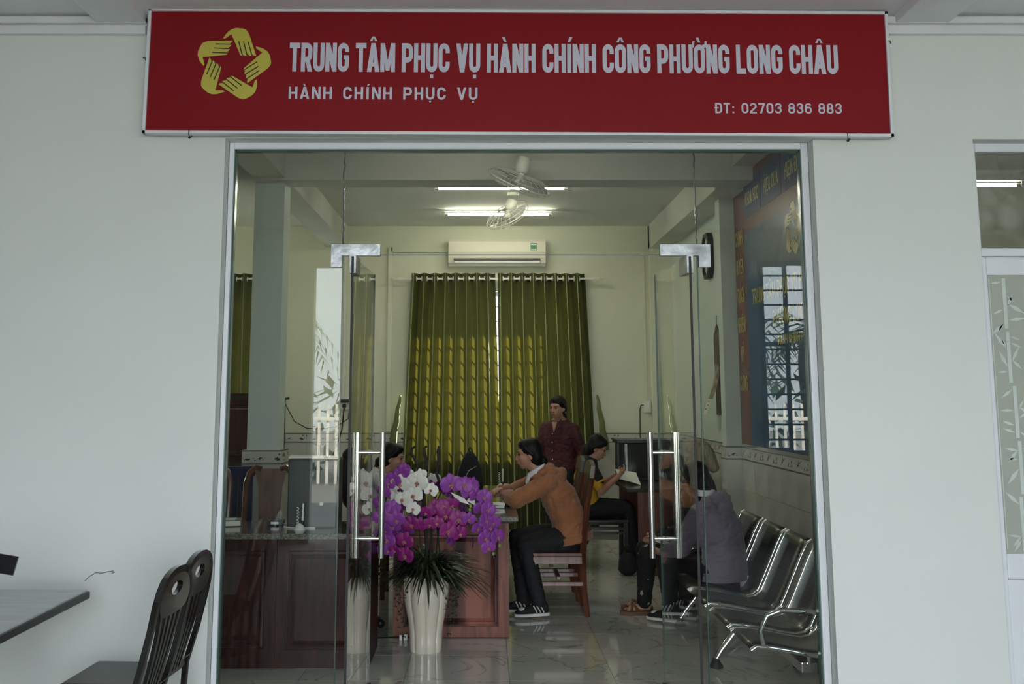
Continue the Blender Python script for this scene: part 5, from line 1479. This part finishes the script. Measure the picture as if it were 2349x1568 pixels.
def foot(mb, an, toe, zb=0.0):
    an = V(an); d = V(toe); d = V((d.x, d.y, 0)).normalized(); s_ = V((-d.y, d.x, 0)); zb = max(0.0, an.z - .085)
    P = lambda a, c, z: V((an.x, an.y, zb)) + d * a + s_ * c + V((0, 0, z))
    mb.caps(an, .036, P(-.025, 0, .055), .030, 10); mb.caps(P(-.02, 0, .055), .030, P(.10, 0, .045), .022, 10); mb.caps(P(.08, -.015, .042), .022, P(.08, .015, .042), .022, 10)
    for k in range(5):
        c = -.030 + .015 * k
        mb.caps(P(.10, c, .040), .010, P(.145 - .006 * abs(k - 1), c * 1.15, .036), .009, 8)
def person(name, label, base, f, spine, headc, headf, arms, legs, top, bottom, skinm, hairmat, style, sleeve='long', shoes='sneaker', handcfg=None, hem=True, extra=None, fat=1.0, toes=None, puff=0.0):
    t = thing(name, label, 'person', base)
    f = V(f).normalized(); left = V((0, 0, 1)).cross(f).normalized()
    body = MB(); cloth = MB(); pants = MB()
    hip, waist, chest, shl, neck = [V(p) for p in spine]
    dm = [(.150, .105), (.125, .090), (.140, .098), (.150, .075), (.052, .050)]
    trunk(body, [hip, waist, chest, shl, neck], [(a - .012, b - .012) for a, b in dm], left)
    trunk(cloth, [hip + (hip - waist) * .12, hip.lerp(waist, .5), waist, chest, shl, shl.lerp(neck, .62)], [(.172 * fat, .125 * fat), (.160 * fat, .118 * fat), (.150 * fat, .110 * fat), (.160 * fat, .115 * fat), (.160, .088), (.078, .068)], left)
    body.caps(shl.lerp(neck, .3), .055, V(headc) - V(headf).normalized() * .012 + V((0, 0, -.07)), .049, 14)
    head(t, body, headc, headf, hairmat, style, skinm)
    for i, (sh_, el_, wr_) in enumerate(arms):
        sh_, el_, wr_ = V(sh_), V(el_), V(wr_)
        limb(body, [sh_, el_, wr_], [.044, .036, .024])
        if sleeve == 'long':
            limb(cloth, [sh_, sh_.lerp(el_, .5), el_, el_.lerp(wr_, .6), wr_ - (wr_ - el_).normalized() * .015], [.061 + puff * .5, .060 + puff, .054 + puff, .046 + puff, .038 + puff * .4])
        else:
            limb(cloth, [sh_, sh_.lerp(el_, .72)], [.064, .058])
        cfg = (handcfg or [{}, {}])[i]
        hand(body, wr_, cfg.get('d', wr_ - el_), cfg.get('n', (0, 0, -1)), cfg.get('s', 1 if i == 0 else -1), cfg.get('c', .5), .92)
    for i, (hp, kn, an) in enumerate(legs):
        hp, kn, an = V(hp), V(kn), V(an); td = V(toes[i]) if toes else f
        limb(body, [hp, kn, an], [.072, .052, .036]); foot(body, an, td)
        limb(pants, [hp, hp.lerp(kn, .55), kn, kn.lerp(an, .4), an + (kn - an) * .02], [.098 * fat, .086 * fat, .070, .064, .056])
        shoe(t, an, td, blackc, solem, shoes)
    trunk(pants, [hip + (hip - waist) * .35, hip, hip.lerp(waist, .6)], [(.145 * fat, .11 * fat), (.160 * fat, .118 * fat), (.140 * fat, .103 * fat)], left)
    remesh(body, 'body', skinm, t, .0065, 5)
    if extra: extra(t, cloth, left, f)
    if cloth.v: remesh(cloth, 'top_garment', top, t, .008, 8, .5, .007 + puff * .2)
    remesh(pants, 'trousers', bottom, t, .009, 6, .5, .005)
    return t

# --- woman in the orange hooded jacket, leaning on the desk
def ex_orange(t, cl, left, f):
    n = V((.425, 8.31, 1.045))
    for a in range(9):
        q = R(-20 + a * 27.5)   # hood roll behind the neck
        pass
    cl.ell((.510, 8.31, 1.040), (.075, .118, .050), Matrix.Rotation(R(38), 3, 'Y')); cl.ell((.575, 8.31, .985), (.050, .105, .085), Matrix.Rotation(R(25), 3, 'Y'))
    for sg_ in (-1, 1): cl.caps((.47, 8.31 + sg_ * .085, 1.045), .036, (.385, 8.31 + sg_ * .062, .985), .028, 10)
    c = MB()
    c.rings([[V((.408, 8.31, 1.045)) + V((.066 * math.cos(a) * k + dx, .066 * math.sin(a) * k, .036 * math.cos(a) + dz)) for a in [2 * math.pi * q / 20 for q in range(20)]] for k, dx, dz in ((1.06, 0, -.026), (.98, 0, .014), (.92, -.002, .018), (.95, -.002, -.026))], False, True)
    c.build('shirt_collar', whitec, t, True)
    MB().prism([(.335, 8.27, 1.02), (.36, 8.24, 1.01), (.325, 8.245, .93), (.315, 8.28, .95)], (.0, .01, .004)).build('collar_point', whitec, t)
    hm = MB()
    hm.rings([[V((.655, 8.33, .535 + dz)) + V((.172 * k * math.cos(a), .215 * k * math.sin(a), .035 * math.cos(a))) for a in [2 * math.pi * q / 24 for q in range(24)]] for k, dz in ((.94, -.022), (1.0, -.02), (1.0, .03), (.94, .034))], False, True)
    hm.build('hem_band', orangec, t, True)
person('person', 'seated woman in an orange jacket leaning on the desk', (.62, 8.33, 0), (-1, 0, 0),
    [(.655, 8.33, .54), (.640, 8.33, .68), (.565, 8.32, .85), (.485, 8.31, .985), (.415, 8.31, 1.055)], (.345, 8.31, 1.158), (-1, 0, -.10),
    [((.485, 8.150, .965), (.235, 8.03, .845), (.155, 8.26, .865)), ((.465, 8.470, .965), (.215, 8.57, .85), (.135, 8.34, .895))],
    [((.62, 8.25, .525), (.305, 8.19, .505), (.405, 8.11, .10)), ((.62, 8.42, .525), (.255, 8.43, .53), (.295, 8.25, .10))],
    orangec, blackc, skin, hairm, 'bun', handcfg=[{'d': (-.4, .9, .05), 'n': (0, .2, -1), 'c': .45, 's': 1}, {'d': (-.5, -.8, .05), 'n': (0, 0, -1), 'c': .55, 's': -1}], extra=ex_orange, fat=1.2, puff=.012, toes=[(-1, -.25, 0), (-1, .1, 0)])
# --- standing woman in maroon
def ex_maroon(t, cl, left, f):
    for k in range(4):
        p = V((.735, 11.10, 1.22)) + f * (.108 + .012 * math.sin(k)) + V((0, 0, -.085 * k))
        MB().ell(p, (.006, .006, .006), None, 8, 6).build('button', whitepl, t, True)
    c = V((.755, 11.08, 1.33)); s_ = left
    for sg in (-1, 1):
        MB().prism([c + f * .055 + s_ * sg * .052 + V((0, 0, .035)), c + f * .10 + s_ * sg * .03 + V((0, 0, -.005)), c + f * .118 + s_ * sg * .012 + V((0, 0, -.075)), c + f * .085 + s_ * sg * .075 + V((0, 0, -.02))], f * .006).build('collar_lapel', maroonc, t)
    MB().prism([c + f * .103 + s_ * .030 + V((0, 0, .01)), c + f * .103 - s_ * .030 + V((0, 0, .01)), c + f * .125 + V((0, 0, -.10))], f * .002).build('open_neck', skin, t)
    for sg in (1,): MB().ell(V((.755, 11.05, 1.475)) + V((.075, -.02, -.045)), (.006, .006, .009), None, 8, 6).build('earring', steel, t, True)
person('person', 'standing woman in a maroon shirt before the right curtain', (.79, 11.15, 0), (-.38, -.92, 0),
    [(.79, 11.15, .88), (.785, 11.15, 1.02), (.78, 11.14, 1.18), (.775, 11.14, 1.32), (.770, 11.12, 1.39)], (.757, 11.07, 1.478), (-.62, -.78, -.10),
    [((.918, 11.08, 1.268), (1.0, 11.06, 1.03), (.95, 10.98, .84)), ((.632, 11.19, 1.268), (.575, 11.22, 1.03), (.585, 11.10, .85))],
    [((.87, 11.11, .86), (.88, 11.10, .48), (.88, 11.14, .09)), ((.70, 11.18, .86), (.69, 11.17, .48), (.69, 11.20, .09))],
    maroonc, blackc, skin, hairm, 'tail', handcfg=[{'n': (-1, 0, 0), 'c': .35, 's': -1}, {'n': (1, 0, 0), 'c': .35, 's': 1}], extra=ex_maroon, fat=1.08)
# --- seated visitor in black and yellow
def ex_yellow(t, cl, left, f):
    b = MB()
    sh_ = V((1.0, 10.45, .955))
    trunk(b, [(.99, 10.45, .90), (1.0, 10.45, .945), (1.015, 10.45, .985), (1.03, 10.45, 1.02)], [(.168, .10), (.172, .097), (.10, .082), (.066, .062)], left)
    for sg, y in ((-1, 10.28), (1, 10.62)):
        limb(b, [(1.0, y, .935), (1.07, y - .02, .815)], [.066, .060])
    remesh(b, 'black_yoke', blackc, t, .009, 5)
    for y in (10.265, 10.60):
        MB().tube([(1.075, y, .808), (1.083, y - .002, .792)], .0635, 16).build('sleeve_cuff', yellowc, t, True)
person('person', 'seated visitor in a black and yellow polo reading a paper', (1.0, 10.45, 0), (1, 0, 0),
    [(.985, 10.45, .555), (.975, 10.45, .68), (.975, 10.45, .83), (1.0, 10.45, .955), (1.035, 10.45, 1.015)], (1.085, 10.45, 1.105), (.86, -.08, -.42),
    [((1.0, 10.28, .935), (1.10, 10.25, .715), (1.27, 10.33, .845)), ((1.0, 10.62, .935), (1.10, 10.65, .715), (1.28, 10.55, .845))],
    [((1.0, 10.37, .54), (1.36, 10.36, .545), (1.43, 10.36, .10)), ((1.0, 10.54, .54), (1.36, 10.57, .545), (1.42, 10.57, .10))],
    yellowc, blackc, skin, hairm, 'tail', sleeve='short', handcfg=[{'n': (0, .5, .8), 'c': .6, 's': 1}, {'n': (0, -.5, .8), 'c': .6, 's': -1}], extra=ex_yellow)
pa = MB().grid(lambda u, v: (1.265 + .20 * u + .02 * v, 10.50 - .17 * v, .905 - .035 * u - .085 * v - .02 * u * u * v), 8, 6)
tag(pa.build('paper_sheet', paper, None, 'all'), 'white paper held by the yellow shirt visitor', 'paper')
# --- hooded visitor on the bench
def ex_hood(t, cl, left, f):
    c = V((1.545, 7.335, .925)) - f * .045
    M = Matrix((left, f, V((0, 0, 1)))).transposed()
    cl.ell(c, (.105, .055, .05), M); cl.ell(c - f * .03 + V((0, 0, -.055)), (.085, .045, .07), M)
    for sg in (-1, 1): cl.caps(c + left * sg * .085, .036, c + f * .095 + left * sg * .055 + V((0, 0, -.01)), .026, 10)
    n = V((1.50, 7.38, .955))
    w_ = MB(); w_.rings([[n + left * .062 * math.cos(a) * k + f * .055 * math.sin(a) * k + V((0, 0, z)) for a in [2 * math.pi * q / 18 for q in range(18)]] for k, z in ((1.05, -.02), (1.08, .015), (.95, .02), (.93, -.02))], False, True)
    w_.build('shirt_collar', whitec, t, True)
    MB().grid(lambda u, v: V((1.60, 7.39, .40)) - f * (.135 + .012 * math.sin(6 * u)) + left * (-.13 + .16 * u) + V((0, 0, -.075 * v + .02)), 6, 4).build('shirt_tail', whitec, t, 'all')
    hb_ = MB(); hb_.rings([[V((1.595, 7.395, .415 + dz)) + left * .205 * k * math.cos(a) + f * .155 * k * math.sin(a) for a in [2 * math.pi * q / 24 for q in range(24)]] for k, dz in ((.93, -.025), (1.0, -.022), (1.0, .03), (.94, .034))], False, True)
    hb_.build('hem_band', hoodc, t, True)
fh = V((-.78, .62, 0)).normalized(); lh = V((0, 0, 1)).cross(fh)
def hp_(c, f_, l_, a, b, z): q = V(c) + f_ * a + l_ * b; return (q.x, q.y, z)
C0 = (1.60, 7.39, 0)
person('person', 'visitor in a lavender hooded jacket hunched on the steel bench', (1.58, 7.4, 0), fh,
    [hp_(C0, fh, lh, 0, 0, .445), hp_(C0, fh, lh, -.01, 0, .57), hp_(C0, fh, lh, .02, 0, .73), hp_(C0, fh, lh, .075, 0, .865), hp_(C0, fh, lh, .125, 0, .935)], hp_(C0, fh, lh, .19, 0, 1.03), (-.80, .55, -.35),
    [(hp_(C0, fh, lh, .07, .165, .845), hp_(C0, fh, lh, .20, .20, .60), hp_(C0, fh, lh, .38, .12, .55)), (hp_(C0, fh, lh, .07, -.165, .845), hp_(C0, fh, lh, .19, -.20, .60), hp_(C0, fh, lh, .37, -.08, .55))],
    [(hp_(C0, fh, lh, .03, .09, .43), (1.255, 7.62, .46), (1.34, 7.93, .095)), (hp_(C0, fh, lh, .03, -.09, .43), (1.40, 7.73, .46), (1.47, 8.02, .095))],
    hoodc, blackc, skin, hairm, 'long', handcfg=[{'n': (.3, .3, 1), 'c': .6, 's': -1}, {'n': (.3, -.3, 1), 'c': .6, 's': 1}], extra=ex_hood, fat=1.15, puff=.01, toes=[(-.8, .5, 0), (-.8, .5, 0)])
nt_ = MB().obox((1.245, 7.66, .595), .09, .06, .002, Euler((.25, .3, .5)).to_matrix()); tag(nt_.build('paper_sheet', paper), 'white paper in the hooded visitor\'s hands', 'paper')
# --- woman with grey blond hair beyond her
person('person', 'grey blond visitor in black floral clothes at the far end of the bench', (1.6, 8.05, 0), (-1, .12, 0),
    [(1.63, 8.07, .445), (1.64, 8.07, .60), (1.63, 8.07, .80), (1.61, 8.07, .97), (1.595, 8.07, 1.045)], (1.59, 8.065, 1.148), (-.9, .30, -.28),
    [((1.60, 7.92, .945), (1.48, 7.90, .68), (1.27, 8.02, .565)), ((1.60, 8.22, .945), (1.48, 8.25, .68), (1.28, 8.14, .575))],
    [((1.58, 7.98, .43), (1.20, 8.06, .47), (1.19, 8.24, .085)), ((1.58, 8.15, .43), (1.21, 8.27, .47), (1.22, 8.42, .085))],
    floral, floral, skin, blond, 'bob', shoes='sandal', handcfg=[{'n': (.2, .6, .6), 'c': .75, 's': -1}, {'n': (.2, -.6, .6), 'c': .75, 's': 1}], toes=[(-1, .0, 0), (-1, .1, 0)])
# --- clerk behind the desk
person('person', 'clerk in a white shirt behind the orchids facing right', (-.92, 9.0, 0), (1, 0, 0),
    [(-.96, 9.0, .54), (-.95, 9.0, .68), (-.91, 9.0, .83), (-.86, 9.0, .955), (-.825, 9.0, 1.02)], (-.755, 9.0, 1.095), (1, -.05, -.2),
    [((-.86, 8.84, .93), (-.76, 8.80, .83), (-.60, 8.90, .835)), ((-.86, 9.16, .93), (-.76, 9.22, .83), (-.60, 9.08, .835))],
    [((-.95, 8.91, .52), (-.60, 8.90, .53), (-.52, 8.90, .09)), ((-.95, 9.09, .52), (-.60, 9.10, .53), (-.52, 9.10, .09))],
    whitec, blackc, skin, hairm, 'bun', handcfg=[{'n': (0, 0, -1), 'c': .3, 's': 1}, {'n': (0, 0, -1), 'c': .3, 's': -1}])
cs = dup(yc, (-1.0, 9.0, 0), R(90), 'carved wooden chair under the clerk in the white shirt')
# --- person at the lobby table, only the hand and phone reach into view
phone_c = V((-1.885, 4.27, .962))
person('person', 'person seated left of the lobby table holding a black phone', (-2.45, 4.05, 0), (.9, .3, 0),
    [(-2.62, 3.45, .50), (-2.62, 3.46, .64), (-2.59, 3.48, .80), (-2.56, 3.50, .95), (-2.545, 3.52, 1.03)], (-2.52, 3.56, 1.14), (.75, .6, -.25),
    [((-2.68, 3.60, .93), (-2.50, 3.82, .80), (-2.28, 3.95, .84)), ((-2.44, 3.38, .93), (-2.16, 3.75, .80), (-1.925, 4.20, .86))],
    [((-2.66, 3.52, .49), (-2.47, 3.86, .50), (-2.45, 3.83, .09)), ((-2.52, 3.42, .49), (-2.26, 3.72, .50), (-2.23, 3.70, .09))],
    maroonc, blackc, skinp, hairm, 'bun', handcfg=[{'n': (0, 0, -1), 'c': .3, 's': -1}, {'d': (.45, .25, .85), 'n': (-.5, -.85, .3), 'c': .5, 's': -1}])
ls = dup(lch, (-2.60, 3.46, 0), R(4 + 200), 'black lobby chair under the person with the phone')
ph = thing('phone', 'black phone held at the left edge of the lobby', 'phone', phone_c)
pl_ = V((.93, .25, -.20)).normalized(); ps_ = V((-.45, -.30, -.80)); ps_ = (ps_ - pl_ * ps_.dot(pl_)).normalized(); pn_ = pl_.cross(ps_)
if pn_.y > 0: pn_ = -pn_
Rm = Matrix((pl_, pn_.cross(pl_), pn_)).transposed()
MB().obox(phone_c, .075, .036, .0042, Rm, .004).build('case', mat('phone_case', (.05, .022, .02), .3), ph)
MB().obox(phone_c + Rm @ V((0, 0, .0044)), .072, .0335, .0006, Rm).build('screen', mat('phone_screen', (.004, .004, .006), .5, spec=.08), ph)
